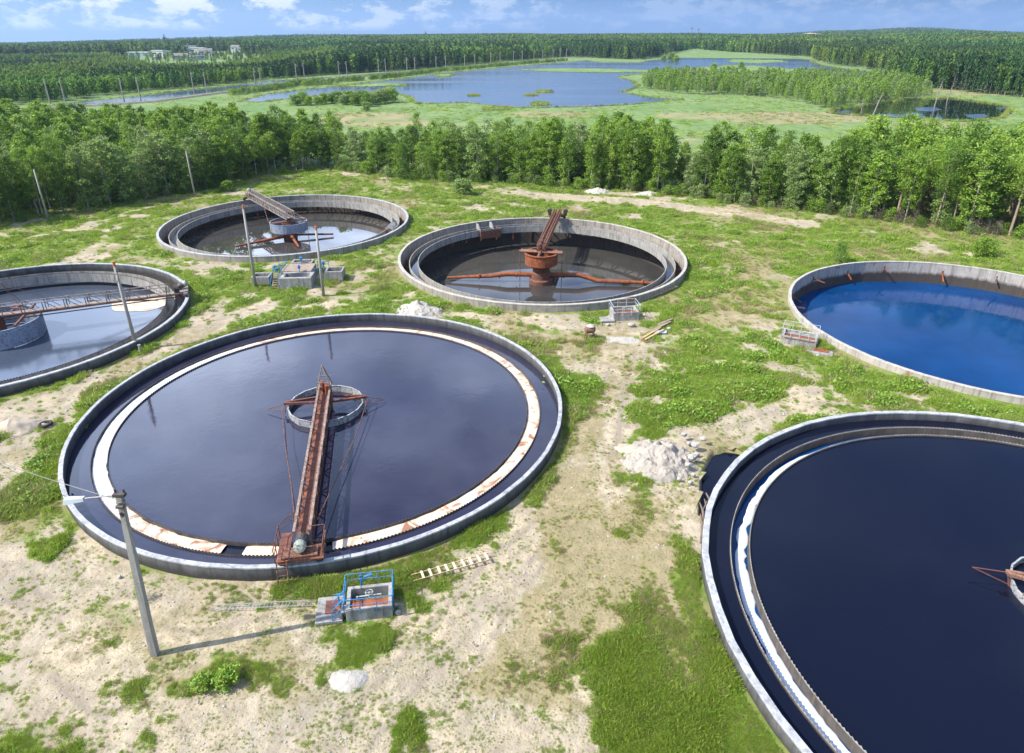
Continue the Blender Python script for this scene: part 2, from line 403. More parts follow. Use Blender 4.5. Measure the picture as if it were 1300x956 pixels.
def dist_poly(X, Y, poly):
    d = np.full(np.shape(X), 1e9)
    for i in range(len(poly)):
        x1, y1 = poly[i]; x2, y2 = poly[(i+1) % len(poly)]
        dx, dy = x2-x1, y2-y1; t = np.clip(((X-x1)*dx + (Y-y1)*dy)/(dx*dx+dy*dy+1e-9), 0, 1)
        d = np.minimum(d, np.hypot(X-x1-t*dx, Y-y1-t*dy))
    return d
# sandy tracks and bare patches: (pixel polyline read off the ground, half-width in m, strength)
SAND = [
 ([(800, 395), (795, 440), (780, 500), (772, 560), (745, 610), (705, 655), (655, 700), (600, 760), (540, 830), (480, 900), (430, 960)], 2.3, 1.0),
 ([(815, 430), (800, 520), (800, 560)], 3.0, .75),
 ([(760, 650), (700, 740), (640, 830), (600, 960)], 2.4, .62),
 ([(850, 600), (868, 660), (850, 720), (885, 775)], 1.3, .75),
 ([(780, 700), (760, 780), (740, 960)], 1.5, .45),
 ([(-60, 720), (40, 760), (120, 800), (240, 830), (330, 800)], 2.6, .85),
 ([(110, 690), (160, 730), (260, 745), (330, 725)], 1.2, .85),
 ([(220, 770), (330, 790), (400, 830), (420, 900), (470, 960)], 1.3, .75),
 ([(-60, 900), (100, 880), (250, 930), (400, 950)], 2.5, .8),
 ([(140, 705), (90, 700), (30, 740), (-60, 790)], 1.2, .7),
 ([(-40, 640), (10, 590), (50, 545), (90, 500), (150, 468), (215, 440), (270, 415), (300, 400), (330, 390)], 1.9, .95),
 ([(0, 530), (60, 500), (110, 485)], 1.6, .8),
 ([(245, 430), (262, 405), (280, 385), (300, 380)], 1.4, .8),
 ([(60, 338), (140, 322), (215, 340), (260, 335)], 1.6, .75), ([(130, 300), (100, 345), (60, 352)], 1.0, .5), ([(215, 322), (265, 350), (300, 340)], 1.4, .6),
 ([(33, 302), (110, 287), (170, 268), (240, 254), (320, 243)], .55, .95),
 ([(330, 340), (420, 318), (470, 300), (525, 288)], .7, .8), ([(518, 258), (570, 262), (640, 268)], .9, .85),
 ([(655, 246), (720, 250), (800, 254), (870, 263), (940, 271), (1022, 283)], 1.9, 1.0), ([(760, 243), (820, 247)], 1.3, .9),
 ([(930, 290), (1030, 303), (1130, 312), (1190, 320), (1310, 325)], .45, .85), ([(1160, 300), (1220, 305)], .8, .6),
 ([(560, 397), (620, 400), (690, 408), (750, 415), (800, 425)], 1.3, .85), ([(620, 415), (680, 430), (730, 455), (755, 500)], 1.5, .6),
 ([(870, 565), (920, 545), (970, 522), (1020, 508), (1080, 507)], 2.0, .95), ([(1080, 503), (1150, 500), (1230, 505)], .9, .55),
 ([(1120, 490), (1180, 500), (1300, 520)], .8, .5),
 ([(860, 462), (930, 458), (1010, 475)], .5, .8), ([(880, 400), (950, 405), (1000, 440)], 1.0, .4), ([(860, 440), (880, 420), (930, 380), (940, 340)], 1.2, .3),
 ([(925, 440), (960, 450)], .8, .7), ([(870, 330), (960, 340), (985, 360)], 1.2, .25),
 ([(905, 690), (915, 740), (935, 780)], .35, .7), ([(1290, 560), (1290, 560)], .1, 0),
]
MAIN = [([(800, 400), (796, 440), (783, 500), (775, 560), (748, 610), (708, 655), (655, 700), (600, 760), (540, 830), (480, 900), (430, 960)], 1.5, 1.0),
 ([(690, 249), (760, 252), (830, 258), (900, 267), (960, 274), (1022, 284)], 2.6, 1.05), ([(-40, 640), (10, 590), (50, 545), (90, 500), (150, 468), (215, 440)], .9, .9), ([(880, 560), (940, 535), (1010, 512), (1060, 507)], 1.5, .95),
 ([(590, 400), (690, 411), (790, 428)], .8, .9), ([(950, 560), (905, 562), (882, 590), (880, 640), (888, 690)], .9, 1.0), ([(40, 301), (110, 287), (170, 268), (240, 254)], .4, .9), ([(0, 740), (120, 730), (200, 760), (330, 750)], 1.2, .85), ([(245, 430), (275, 390)], .9, .9)]
GREEN = [
 ([(830, 830), (870, 850), (900, 960), (820, 960)], 2.6, .85), ([(885, 700), (900, 770), (920, 830), (950, 900)], 1.3, 1.0),
 ([(722, 560), (700, 600), (650, 650), (590, 690), (520, 715)], .9, .9), ([(500, 740), (560, 715), (610, 735), (560, 770), (540, 740)], 1.3, .75),
 ([(330, 735), (410, 735), (450, 730)], .8, .8), ([(120, 675), (90, 640), (70, 600)], .5, .9),
 ([(250, 855), (310, 855), (330, 870)], .7, .9), ([(400, 840), (460, 815), (500, 790)], .6, .7),
 ([(10, 650), (50, 605), (70, 590)], 1.0, .9), ([(30, 700), (70, 690)], .8, .6), ([(160, 740), (190, 770)], .5, .6),
 ([(845, 500), (900, 485), (950, 490), (900, 515), (840, 530)], 1.9, .8), ([(820, 555), (805, 590), (790, 600)], .9, .7),
 ([(350, 655), (300, 700), (230, 690)], .1, 0), ([(170, 450), (100, 475), (30, 500)], .9, .9), ([(230, 400), (200, 430)], .8, .8),
 ([(880, 350), (900, 380), (880, 430)], 1.5, .5), ([(1060, 470), (1200, 500), (1310, 530)], 1.4, .5),
 ([(740, 480), (735, 540)], .8, .5), ([(700, 660), (720, 720), (740, 760), (700, 800)], .9, .42), ([(330, 765), (380, 775)], .5, .5),
]
DRY = [([(740, 640), (720, 760), (670, 860)], 2.2, 1.0), ([(820, 650), (800, 760)], 2.0, .9), ([(200, 800), (330, 860)], 2.0, .6), ([(790, 470), (740, 560)], 1.6, .6), ([(1000, 320), (1200, 330)], 1.6, .5),
       ([(900, 300), (960, 330), (940, 400)], 2.5, .45), ([(300, 750), (200, 800), (100, 830)], 3., .3), ([(600, 290), (560, 280)], 1.5, .4), ([(700, 440), (760, 470)], 1.5, .4)]
def stroke(X, Y, L):
    best = np.zeros(np.shape(X))
    for pts, w, s in L:
        g = [G(*p) for p in pts]; d = np.full(np.shape(X), 1e9)
        xs = [q[0] for q in g]; ys = [q[1] for q in g]; mrg = w*3
        sel = (X > min(xs)-mrg) & (X < max(xs)+mrg) & (Y > min(ys)-mrg) & (Y < max(ys)+mrg)
        if not sel.any() or s == 0: continue
        xx = X[sel]; yy = Y[sel]; dd = np.full(xx.shape, 1e9)
        for (x1, y1), (x2, y2) in zip(g[:-1], g[1:]):
            dx, dy = x2-x1, y2-y1; t = np.clip(((xx-x1)*dx + (yy-y1)*dy)/(dx*dx+dy*dy+1e-9), 0, 1)
            dd = np.minimum(dd, np.hypot(xx-x1-t*dx, yy-y1-t*dy))
        best[sel] = np.maximum(best[sel], s*(1 - sstep(w*.55, w*1.7, dd)))
    return best
def cover(X, Y):
    X = np.asarray(X, float); Y = np.asarray(Y, float)
    wx = (fbm(X, Y, 3.5, 4, 21) - .5)*4.2; wy = (fbm(X, Y, 3.5, 4, 31) - .5)*4.2
    s = stroke(X+wx, Y+wy, SAND); g = stroke(X+wx, Y+wy, GREEN); t = stroke(X+wx, Y+wy, DRY)
    n = fbm(X, Y, 7, 4, 41); n2 = fbm(X, Y, 1.6, 3, 51)
    d = np.hypot(X, Y)
    n5 = fbm(X, Y, 2.8, 4, 47); base = sstep(.55, .72, n)*.5 + sstep(.56, .72, n5)*.45 + (n2-.5)*.4
    # the bare yard in the foreground
    yard = sstep(52, 34, Y)*(.22 + .2*n)
    sand = np.clip(base + yard + s*(.72 + .4*(n5-.35)) - g*.75 - s*sstep(.58, .70, fbm(X, Y, 1.7, 3, 43))*.45, 0, 1)
    for k, (cx, cy, r) in TANKS.items():                       # greener fringe round every wall
        q = np.hypot(X-cx, Y-cy) - r
        sand = np.where((q > -1) & (q < 1.5), sand - .28*(1 - np.clip(q, 0, 1.5)/1.5)*(n2 + .35), sand)
    sand = np.clip(sand, 0, 1); sand = np.maximum(sand, stroke(X+wx*.45, Y+wy*.45, MAIN)*(.86 + .25*(n5-.4)))
    px, py = topx(X, Y)
    mead = sstep(165, 185, Y)*(1 - 0*X)
    tan = np.clip(t + sstep(.5, .7, fbm(X, Y, 11, 4, 61))*.7 + sstep(.55, .72, fbm(X, Y, 3, 3, 63))*.3, 0, 1)*(1-mead)
    # tan sedge bands in the meadow
    def el(cx, cy, rx, ry): return np.clip(1.3 - ((px-cx)/rx)**2 - ((py-cy)/ry)**2, 0, 1)
    tm = el(1010, 150, 120, 9) + el(470, 152, 75, 11) + el(700, 145, 60, 5) + el(880, 147, 60, 4) + el(1180, 158, 60, 4) + el(1240, 117, 120, 5)*.7 + el(560, 158, 50, 5)*.5 + el(880, 180, 30, 7)*.5
    tan = np.where(mead > .5, np.clip(tm, 0, 1), tan)
    return sand, mead, tan

RUTS = [([(800, 395), (795, 440), (780, 500), (772, 560), (745, 610), (705, 655), (655, 700), (600, 760), (540, 830), (480, 900), (430, 960)], .85), ([(815, 430), (800, 520), (790, 600), (760, 650), (700, 740), (640, 830), (600, 960)], .8),
 ([(-60, 720), (40, 760), (120, 800), (240, 830), (330, 800)], .8), ([(-40, 640), (10, 590), (50, 545), (90, 500), (150, 468), (215, 440), (270, 415)], .8), ([(860, 560), (960, 520), (1080, 500)], .8), ([(140, 880), (60, 800), (10, 700)], .7), ([(850, 640), (862, 740), (820, 960)], .8)]
def _r(): pass
def ruts(X, Y):
    o = np.zeros(len(X)); wob = (fbm(X, Y, 6, 3, 14) - .5)*1.6; brk = sstep(.38, .55, fbm(X, Y, 3.5, 3, 15))
    for pts, hw in RUTS:
        g = [G(*q) for q in pts]; d = np.full(len(X), 1e9)
        for (x1, y1), (x2, y2) in zip(g[:-1], g[1:]):
            dx, dy = x2-x1, y2-y1; t = np.clip(((X-x1)*dx + (Y-y1)*dy)/(dx*dx+dy*dy), 0, 1); d = np.minimum(d, np.hypot(X-x1-t*dx, Y-y1-t*dy))
        d = d + wob
        for c in (hw, hw+1.9): o = np.maximum(o, np.exp(-((np.abs(d)-c)/.24)**2)*brk*(1 if c == hw else .6))
    return o
def polar_grid():
    n1 = 760; r = 9*np.exp(np.linspace(0, math.log(14000/9.), n1)); r = np.concatenate([[.5, 4], r])
    a = np.concatenate([np.linspace(-180, -52, 40, endpoint=False), np.linspace(-52, 52, 620, endpoint=False), np.linspace(52, 180, 40, endpoint=False)])
    a = np.radians(a)                                              # measured from +Y
    RR, AA = np.meshgrid(r, a, indexing='ij')
    X = RR*np.sin(AA); Y = RR*np.cos(AA); nr, na = RR.shape
    Z = hz(X, Y)
    inp = inpoly(X, Y, POND); dp = dist_poly(X, Y, POND)
    Z = np.where(inp, Z - np.clip(dp*2.2, 0, 1.3), Z)
    idx = np.arange(nr*na).reshape(nr, na)
    f = np.stack([idx[:-1, :], idx[1:, :], np.roll(idx, -1, 1)[1:, :], np.roll(idx, -1, 1)[:-1, :]], -1).reshape(-1, 4)[:, ::-1]
    X = X.ravel(); Y = Y.ravel(); Z = Z.ravel()
    keep = np.ones(len(f), bool)
    for k, (cx, cy, rr) in TANKS.items():
        ins = np.hypot(X-cx, Y-cy) < rr - .05
        keep &= ~ins[f].any(1)
    V = np.stack([X, Y, Z], 1); f = f[keep]
    # verge collars that close the ground up to each wall
    for k, (cx, cy, rr) in TANKS.items():
        n = 560; prof = [(rr-.15, .03), (rr+.25, .035), (rr+.8, .03), (rr+1.5, .02), (rr+2.4, -.22)]
        ang = np.linspace(0, 2*PI, n, endpoint=False)
        rads = np.array([p[0] for p in prof]); zs = np.array([p[1] for p in prof])
        A2, R2 = np.meshgrid(ang, rads, indexing='ij'); x = cx + R2*np.cos(A2); y = cy + R2*np.sin(A2)
        z = hz(x, y) + zs[None, :] + (R2 < rr+2)*(.0 if k in 'AF' else .05)
        o = len(V); P = len(prof); ii = np.arange(n*P).reshape(n, P) + o; jj = np.roll(ii, -1, 0)
        V = np.concatenate([V, np.stack([x, y, z], -1).reshape(-1, 3)])
        q = np.stack([ii[:, :-1], ii[:, 1:], jj[:, 1:], jj[:, :-1]], -1).reshape(-1, 4)
        # leave the collar open where another tank stands
        cxs = V[q].mean(1); ok = np.ones(len(q), bool)
        for k2, (c2x, c2y, r2) in TANKS.items():
            if k2 != k: ok &= np.hypot(cxs[:, 0]-c2x, cxs[:, 1]-c2y) > r2
        ok &= ~(inpoly(cxs[:, 0], cxs[:, 1], POND))
        f = np.concatenate([f, q[ok]])
    me = fastmesh('ground', V, f, M['ground'], smooth=True)
    s, m, t = cover(V[:, 0], V[:, 1])
    at = me.color_attributes.new('cover', 'FLOAT_COLOR', 'POINT')
    at.data.foreach_set('color', np.stack([s, m, t, ruts(V[:, 0], V[:, 1])], 1).astype(np.float32).ravel())
    o = bpy.data.objects.new('ground', me); COL.objects.link(o); struct(o)
polar_grid()

# ------------------------------------------------------------------ lake, channels, islands
def densify(poly, step, jit, seed):
    r = random.Random(seed); out = []
    for i in range(len(poly)):
        a = poly[i]; b = poly[(i+1) % len(poly)]; L = math.dist(a, b); n = max(1, int(L/step))
        for k in range(n):
            t = k/n; out.append((a[0] + (b[0]-a[0])*t + (r.random()-.5)*jit, a[1] + (b[1]-a[1])*t + (r.random()-.5)*jit))
    return out
def sheet(name, pxpoly, z, mat, step=12, jit=7, seed=1, ground=None):
    poly = densify([G(*p) for p in pxpoly], step, jit, seed)
    tri = tessellate_polygon([[Vector((x, y, 0)) for x, y in poly]])
    b = MB(); b.add([(x, y, z) for x, y in poly], [tuple(t) for t in tri])
    o = b.build(name, mat); me = o.data
    for p in me.polygons:
        if p.normal.z < 0: p.flip()
    if ground:
        at = me.color_attributes.new('cover', 'FLOAT_COLOR', 'POINT')
        at.data.foreach_set('color', np.tile(np.array(ground, np.float32), len(me.vertices)))
    struct(o); return o
LAKE = [(300, 130), (338, 119.5), (389, 113.5), (440, 108), (470, 104.5), (500, 101), (528, 97), (557, 93), (620, 87.5), (667, 83), (700, 80), (728, 78.5), (745, 77),
        (765, 79.5), (812, 79.5), (822, 77.5), (836, 76), (862, 71), (880, 68.8), (911, 69), (972, 71.5), (1000, 73), (1029, 76), (1040, 82), (1070, 87.5), (1110, 91.5), (1124, 93), (1122, 98), (1100, 100),
        (1075, 97), (1050, 93), (1010, 88), (960, 84), (930, 82.5), (900, 85), (868, 87), (850, 92), (800, 95), (785, 98), (806, 104), (810, 111), (789, 117), (816, 122.5), (868, 126.5), (830, 131),
        (775, 134), (734, 135.5), (690, 136.5), (650, 137.5), (625, 134), (592, 130.5), (560, 131), (531, 132.5), (524, 127), (515, 122), (490, 117), (440, 117.5), (410, 121), (372, 125), (340, 129)]
STRIP = [(95, 134), (57, 135.5), (100, 130), (162, 123.5), (210, 117.5), (250, 113.2), (291, 109), (338, 103.5), (385, 100), (433, 97), (480, 94.6), (433, 101), (380, 106), (362, 107.6), (320, 113), (271, 118.5), (230, 124), (189, 129), (150, 132)]
POND2 = [(1049, 143), (1065, 138), (1097, 135), (1130, 130), (1151, 127), (1180, 125), (1205, 124.5), (1249, 130), (1285, 137), (1273, 150), (1245, 153), (1215, 154.5), (1170, 151), (1131, 149), (1100, 147.5), (1076, 146.5)]
ISLETS = [[(656, 89), (700, 87), (760, 87.4), (829, 89.5), (829, 92), (760, 92.3), (700, 91.2)], [(430, 110), (480, 106), (510, 106.5), (512, 109), (470, 110.5)],
          [(678, 131), (690, 130), (692, 134), (680, 134.5)], [(617, 138), (640, 136.4), (640, 140), (617, 140)], [(684, 115.5), (696, 115), (696, 118), (684, 118)], [(555, 95), (573, 94), (573, 97), (558, 98)],
          [(930, 75.5), (990, 76.5), (1000, 79), (960, 80.5), (925, 79)], [(597, 121), (604, 120.6), (603, 122), (597, 122)], [(671, 120.5), (677, 120.3), (677, 121.5), (671, 121.6)]]
POOLS = [[(868, 127), (862, 129), (868, 131), (873, 129)]]
sheet('lake', LAKE, .10, M['water_lake'], 10, 6, 2)
sheet('channel_water', STRIP, .10, M['water_lake'], 10, 4, 3)
sheet('marsh_pond', POND2, .10, M['water_pond'], 6, 3, 4)
for i, I in enumerate(ISLETS):
    sheet('islet', I, .22, M['ground'], 5, 3, 20+i, (0, 1, .15, 0))
LILY = [[(1060, 141), (1078, 140.5), (1082, 143), (1070, 145), (1060, 143.5)], [(1112, 145), (1150, 146), (1175, 148.5), (1160, 151), (1130, 149), (1112, 147.5)], [(1160, 137), (1185, 136), (1197, 139.5), (1180, 142), (1163, 141)],
        [(1226, 146), (1250, 145), (1258, 148), (1240, 151), (1227, 149)], [(1150, 143.5), (1160, 143), (1162, 145), (1152, 145.5)], [(1264, 137), (1276, 136), (1280, 139), (1268, 140)]]
for i, I in enumerate(LILY):
    sheet('rippled_water', I, .12, M['water_lake'], 3, 1.5, 40+i)
sheet('excavation_water', [(900, 570), (925, 566), (948, 571), (928, 604), (908, 650), (898, 676), (884, 660), (889, 625), (884, 600)], -.42, M['water_navy'], .5, .1, 60)

# ------------------------------------------------------------------ settling tanks
def annulus(name, mat, key, z, rings, segs=192, a0=0., a1=2*PI):
    cx, cy, r = TANKS[key]; b = MB()
    for (ra, rb) in rings:
        if ra <= 0: b.disc(rb, z, segs)
        else:
            b.lathe([(ra, z), (rb, z)], segs, a0, a1, closed=False)
    o = b.build(name, mat, fix=False); o.location = (cx, cy, 0)
    for p in o.data.polygons:
        if p.normal.z < 0: p.flip()
    return struct(o)
def teeth(b, r, z0, z1, a0=0., a1=2*PI, t=.03, pitch=.24):
    n = int(abs(a1-a0)*r/pitch)*2; vs = []; fs = []
    for i in range(n+1):
        a = a0 + (a1-a0)*i/n; z = z1 if i % 2 else z0 + (z1-z0)*.25
        for rr, zz in ((r, z0), (r, z), (r+t, z), (r+t, z0)): vs.append((rr*math.cos(a), rr*math.sin(a), zz))
    for i in range(n):
        for k in range(3): fs.append((i*4+k, i*4+4+k, i*4+5+k, i*4+1+k))
    b.add(vs, fs)
def tank(key, label, wz, wall, coping, top=1.0, t=.36, lo=None, li=None, zt=.25, zb=-.8, laund=None, brackets=0, nseg=96, jit=.02, cap_t=.12, weir=True, cop_over=.02, lw=.10):
    cx, cy, R = TANKS[key]
    root = thing('settling_tank', label, 'settling tank', (cx, cy, 0))
    b = MB(); b.lathe([(R, -1.2), (R, top-cap_t), (R-t, top-cap_t), (R-t, -5.6), (R, -5.6)], nseg, jit=jit, seed=ord(key)); b.build('outer_wall', M[wall], root)
    b = MB(); b.lathe([(R+cop_over, top-cap_t+.003), (R+cop_over, top-.02), (R+cop_over-.03, top), (R-t-.01, top), (R-t-cop_over, top-.03), (R-t-cop_over, top-cap_t+.003)], nseg, jit=jit, seed=ord(key), zj=.008); b.build('coping', M[coping], root)
    if lo:
        m = M[laund]
        b = MB(); b.lathe([(lo, zt), (lo, zb), (li, zb), (li, zt), (li+lw, zt), (li+lw, zb+.12), (lo-lw, zb+.12), (lo-lw, zt)], 120, jit=.0); L = b.build('launder', m, root)
        if weir:
            for rr in (lo-lw/2-.015, li+lw/2-.015):
                b = MB(); teeth(b, rr, zt-.02, zt+.12); b.build('weir_plate', M['launder'] if key in 'F' else M['launder_dark'], root, fix=False)
    if brackets:
        b = MB(); ri = R-t
        b.beam((lo+.1, 0, zb-.08), (ri+.02, 0, zb-.08), .14); b.beam((li+.15, 0, zb-.08), (lo+.1, 0, zb-.08), .14)
        b.beam((li+.2, 0, zb-.1), (ri+.02, 0, zb-2.0), .13); b.beam((ri-.06, 0, zb-.1), (ri-.06, 0, zb-2.2), .12)
        me = b.mesh('bracket', M['rust'])
        for i in range(brackets):
            o = bpy.data.objects.new('bracket', me); COL.objects.link(o); o.parent = root; o.rotation_euler = (0, 0, 2*PI*(i+.3)/brackets)
    return root
# A: the full tank in front
tA = tank('A', 'full round concrete tank with rust-brown bridge and cream and white foam band', .1, 'wall_wet', 'coping', lo=18.2, li=17.02, zt=.165, zb=-.9, laund='launder_dark', top=.98, t=.27, lw=.06)
annulus('tank_water', M['water_grey'], 'A', .10, [(0, 17.03), (18.19, 19.82)])
annulus('launder_water', M['water_navy'], 'A', -.06, [(17.07, 18.15)])
def foam(name, key, r0, r1, z, segs, mat, seed, ragged=.12, n=420, label='', h=.05):
    b = MB(); cx, cy, R = TANKS[key]
    for (d0, d1) in segs:
        m = int(n*(d1-d0)/360)+2; A = np.radians(np.linspace(d0, d1, m)); vs = []; fs = []
        nn = (fbm(A*60, A*0, 3, 3, seed) - .5)*2*ragged; nb = (fbm(A*60, A*0+9, 4, 3, seed+5) - .5)*2*ragged
        for i, a in enumerate(A):
            e = min(1, .8 + min(i, m-1-i)*.1)
            ra = r0 + .01 + max(0, nn[i]); rb = r1 - .01 - max(0, nb[i])
            mid = (ra+rb)/2; ra = mid + (ra-mid)*(.2+.8*e); rb = mid + (rb-mid)*(.2+.8*e)
            for k, tt in enumerate((0, .15, .5, .85, 1)):
                r = ra + (rb-ra)*tt; vs.append((r*math.cos(a), r*math.sin(a), z + (h*(.6+.8*random.random()) if 0 < k < 4 else 0)))
        for i in range(m-1):
            for k in range(4): fs.append((i*5+k, i*5+k+1, i*5+k+6, i*5+k+5))
        b.add(vs, fs)
    o = b.build(name, mat, smooth=True, fix=False); o.location = (cx, cy, 0)
    tag(o, label, 'foam', kind='stuff'); return o
def foammat(name, left, cream, brown, amt):
    m, nt, out = newmat(name); v = coords(nt)
    sp = nt.nodes.new('ShaderNodeSeparateXYZ'); ln(nt, v, sp.inputs[0])
    g = mth(nt, 'ADD', mapr(nt, sp.outputs[0], -16, -9), mapr(nt, sp.outputs[1], 6, 12, 0, .0))
    n = noise(nt, v, .55, 5, .6); nd_ = nt.nodes.new('ShaderNodeTexNoise'); nd_.inputs['Scale'].default_value = .5; nd_.inputs['Distortion'].default_value = 2.5; nd_.inputs['Detail'].default_value = 5; ln(nt, v, nd_.inputs[0])
    c = mixc(nt, mapr(nt, n, .35, .6), cream, (.66, .55, .43))
    c = mixc(nt, mapr(nt, nd_.outputs[0], .53, .64, 0, amt), c, brown)
    c = mixc(nt, mapr(nt, noise(nt, v, .3, 3), .60, .66, 0, .8), c, (.60, .64, .70))
    w = mixc(nt, mapr(nt, nd_.outputs[0], .5, .62, 0, .5), left, (.60, .70, .82))
    c = mixc(nt, mth(nt, 'MINIMUM', g, 1.), w, c)
    principled(nt, out, c, .7, 0, bumpn(nt, noise(nt, v, 9, 4), .5, .03), .3); return m
M['foam_a'] = foammat('cream_foam', (.66, .68, .71), (.66, .50, .37), (.30, .13, .07), .95)
M['foam_f'] = foammat('white_foam', (.62, .66, .72), (.62, .66, .72), (.30, .40, .55), .5)
M['foam_d'] = foammat('pale_scum', (.36, .31, .25), (.36, .30, .23), (.4, .33, .25), .4)
foam('foam', 'A', 17.07, 18.15, .03, [(-76, 261.5), (266, 275)], M['foam_a'], 3, .14, 520, 'band of cream, white and brown foam lying in the ring trough of the front tank', .05)
# F: right foreground
tF = tank('F', 'dark full tank at the lower right edge with white foam along its left side', .2, 'wall_wet', 'coping', lo=19.7, li=18.45, zt=.42, zb=-.95, laund='launder_dark', t=.36, nseg=60, jit=.035, top=1.0)
annulus('tank_water', M['water_navy'], 'F', .32, [(0, 18.46), (19.69, 21.1)])
annulus('launder_water', M['water_sky_tint'], 'F', -.26, [(18.54, 19.61)])
foam('foam', 'F', 18.54, 19.3, -.22, [(60, 235)], M['foam_f'], 9, .34, 420, 'white foam streaming along the trough of the dark lower right tank', .07)
# C: drained tank, centre
tC = tank('C', 'half-empty tank with an orange-rust central drum and long rusty arms', -3.4, 'wall_deep', 'coping_warm', lo=18.95, li=17.65, zt=.3, zb=-.75, laund='launder', brackets=40, weir=False, t=.34)
annulus('tank_water', M['water_pool'], 'C', -3.5, [(0, 20.15)])
annulus('launder_water', M['water_pool'], 'C', -.55, [(17.78, 18.82)])
# B: drained tank, upper left
tB = tank('B', 'half-empty tank with a blue-grey central ring and grey lattice arm, near the wood', -4.2, 'wall_deep', 'coping', lo=18.5, li=17.2, zt=.3, zb=-.75, laund='launder', brackets=44, weir=False, t=.34)
annulus('tank_water', M['water_pool'], 'B', -2.15, [(0, 19.8)])
# D: left edge
tD = tank('D', 'tank cut by the left edge of the photo, spanned by a long thin lattice walkway', -1.2, 'wall_wet', 'coping', lo=18.15, li=17.05, zt=.35, zb=-.8, laund='launder', brackets=0, t=.34)
annulus('tank_water', M['water_pale'], 'D', -1.35, [(0, 19.45)])
# scum patch floating at the far right side of D
b = MB(); pts = [(10.5 + 3.6*math.cos(a)*(1+.12*math.sin(3*a)), 10.2 + 3.0*math.sin(a)*(1+.15*math.cos(2*a)), -1.32) for a in np.linspace(0, 2*PI, 40, endpoint=False)]
b.add(pts, [tuple(range(40))]); o = b.build('floating_scum', M['foam_d']); o.location = (TANKS['D'][0], TANKS['D'][1], 0); tag(o, 'pale beige scum patch floating at the far side of the left edge tank', 'scum', kind='stuff')
# E: basin with blue water, right
tE = tank('E', 'plain round basin of bright blue water without any bridge, by the right edge', -1.9, 'wall_basin', 'coping_warm', t=.32, nseg=72, jit=.03, top=.75)
annulus('tank_water', M['water_sky_tint'], 'E', -2.2, [(0, 20.1)])
b = MB(); Re = TANKS['E'][2] - .32
for i, a in enumerate((176, 150, 128, 108, 92, 70, 52, 190, 163)):
    a = R_(a); z = -.3 - .3*(i % 2); d = Vector((-math.cos(a), -math.sin(a), 0)); p = Vector((Re*math.cos(a), Re*math.sin(a), z))
    s = MB(); s.beam(p, p + d*(.9 + .4*(i % 3)) + Vector((0, 0, -.7 if i % 2 else -.15)), .16, .1); s.beam(p + Vector((0, 0, .35)), p + Vector((0, 0, -.4)), .14)
    if i in (0, 8): s.beam(p + d*.9 + Vector((0, 0, -.2)), p + d*.2 + Vector((.5, .2, -1.4)), .1)
    s.build('bracket_stub', M['rust_bright'] if i % 2 else M['rust'], tE)
# rusty flume boxes set on the launders
def flume(key, ang, r, label, w=3.6):
    cx, cy, R = TANKS[key]; a = R_(ang)
    t = thing('flume_box', label, 'steel box', (cx + r*math.cos(a), cy + r*math.sin(a), 0), a - PI/2)
    b = MB(); b.box((0, -1.25, -.45), (w, .08, 1.3)); b.box((0, .6, -.45), (w, .08, 1.3)); b.box((0, -.3, -1.06), (w, 1.8, .08)); b.box((-w/2, -.3, -.4), (.08, 1.8, 1.3)); b.box((w/2, -.3, -.4), (.08, 1.8, 1.3)); b.build('trough', M['rust'], t)
    for s in (-1, .35):
        b = MB(); b.add([(s*w/2-.05, -1.0, .25), (s*w/2+.09, -1.0, .25), (s*w/2-.05, .5, .25), (s*w/2+.09, .5, .25), (s*w/2-.05, -.2, 1.15), (s*w/2+.09, -.2, 1.15), (s*w/2-.05, .5, 1.15), (s*w/2+.09, .5, 1.15)], [(0, 1, 5, 4), (2, 6, 7, 3), (0, 4, 6, 2), (1, 3, 7, 5), (4, 5, 7, 6), (0, 2, 3, 1)])
        b.build('cheek_plate', M['ring_pale'], t)
    return t
flume('C', 117, 18.3, 'rusty steel box with two pale plates on the tank with the orange-rust drum')
flume('B', -8, 17.9, 'small rusty red box at the right rim of the tank with the blue-grey ring', 1.6)

# ------------------------------------------------------------------ rotating bridges
def side_truss(b, x0, x1, y, zb, zt, step=1.25, w=.10, diag=.06):
    b.beam((x0, y, zt), (x1, y, zt), w*1.1, w); b.beam((x0, y, zb), (x1, y, zb), w*1.1, w)
    n = max(1, round((x1-x0)/step)); s = (x1-x0)/n
    for i in range(n+1): b.beam((x0+s*i, y, zb), (x0+s*i, y, zt), w*.7)
    for i in range(n): b.beam((x0+s*i, y, zb if i % 2 else zt), (x0+s*(i+1), y, zt if i % 2 else zb), diag)
def ringpart(root, r, z0, z1, mat, n=14, t=.08, name='feedwell_ring', mat2=None):
    b = MB(); b.lathe([(r, z0), (r, z1), (r+.03, z1), (r+.03, z1+.06), (r-t-.03, z1+.06), (r-t-.03, z1), (r-t, z1), (r-t, z0)], n); return b.build(name, mat, root)
def motorset(root, x, y, z, rz=0.):
    m = MB(); m.tube([(x-.5, y, z+.1), (x-.2, y, z+.25), (x+.1, y, z+.35)], [.30, .36, .36], 14); mo = m.build('drive_motor', M['motor'], root, smooth=False)
    c = MB(); c.tube([(x+.1, y, z+.35), (x+.16, y, z+.38), (x+.40, y, z+.48), (x+.46, y, z+.50)], [.37, .38, .36, .2], 14); c.build('motor_cap', M['motor_pale'], mo)
    g = MB(); g.tube([(x-1.05, y-.02, z-.05), (x-.5, y-.02, z-.05)], .42, 14); g.box((x-.75, y+.02, z-.35), (.7, .95, .2)); g.build('gearbox', M['motor'], root)
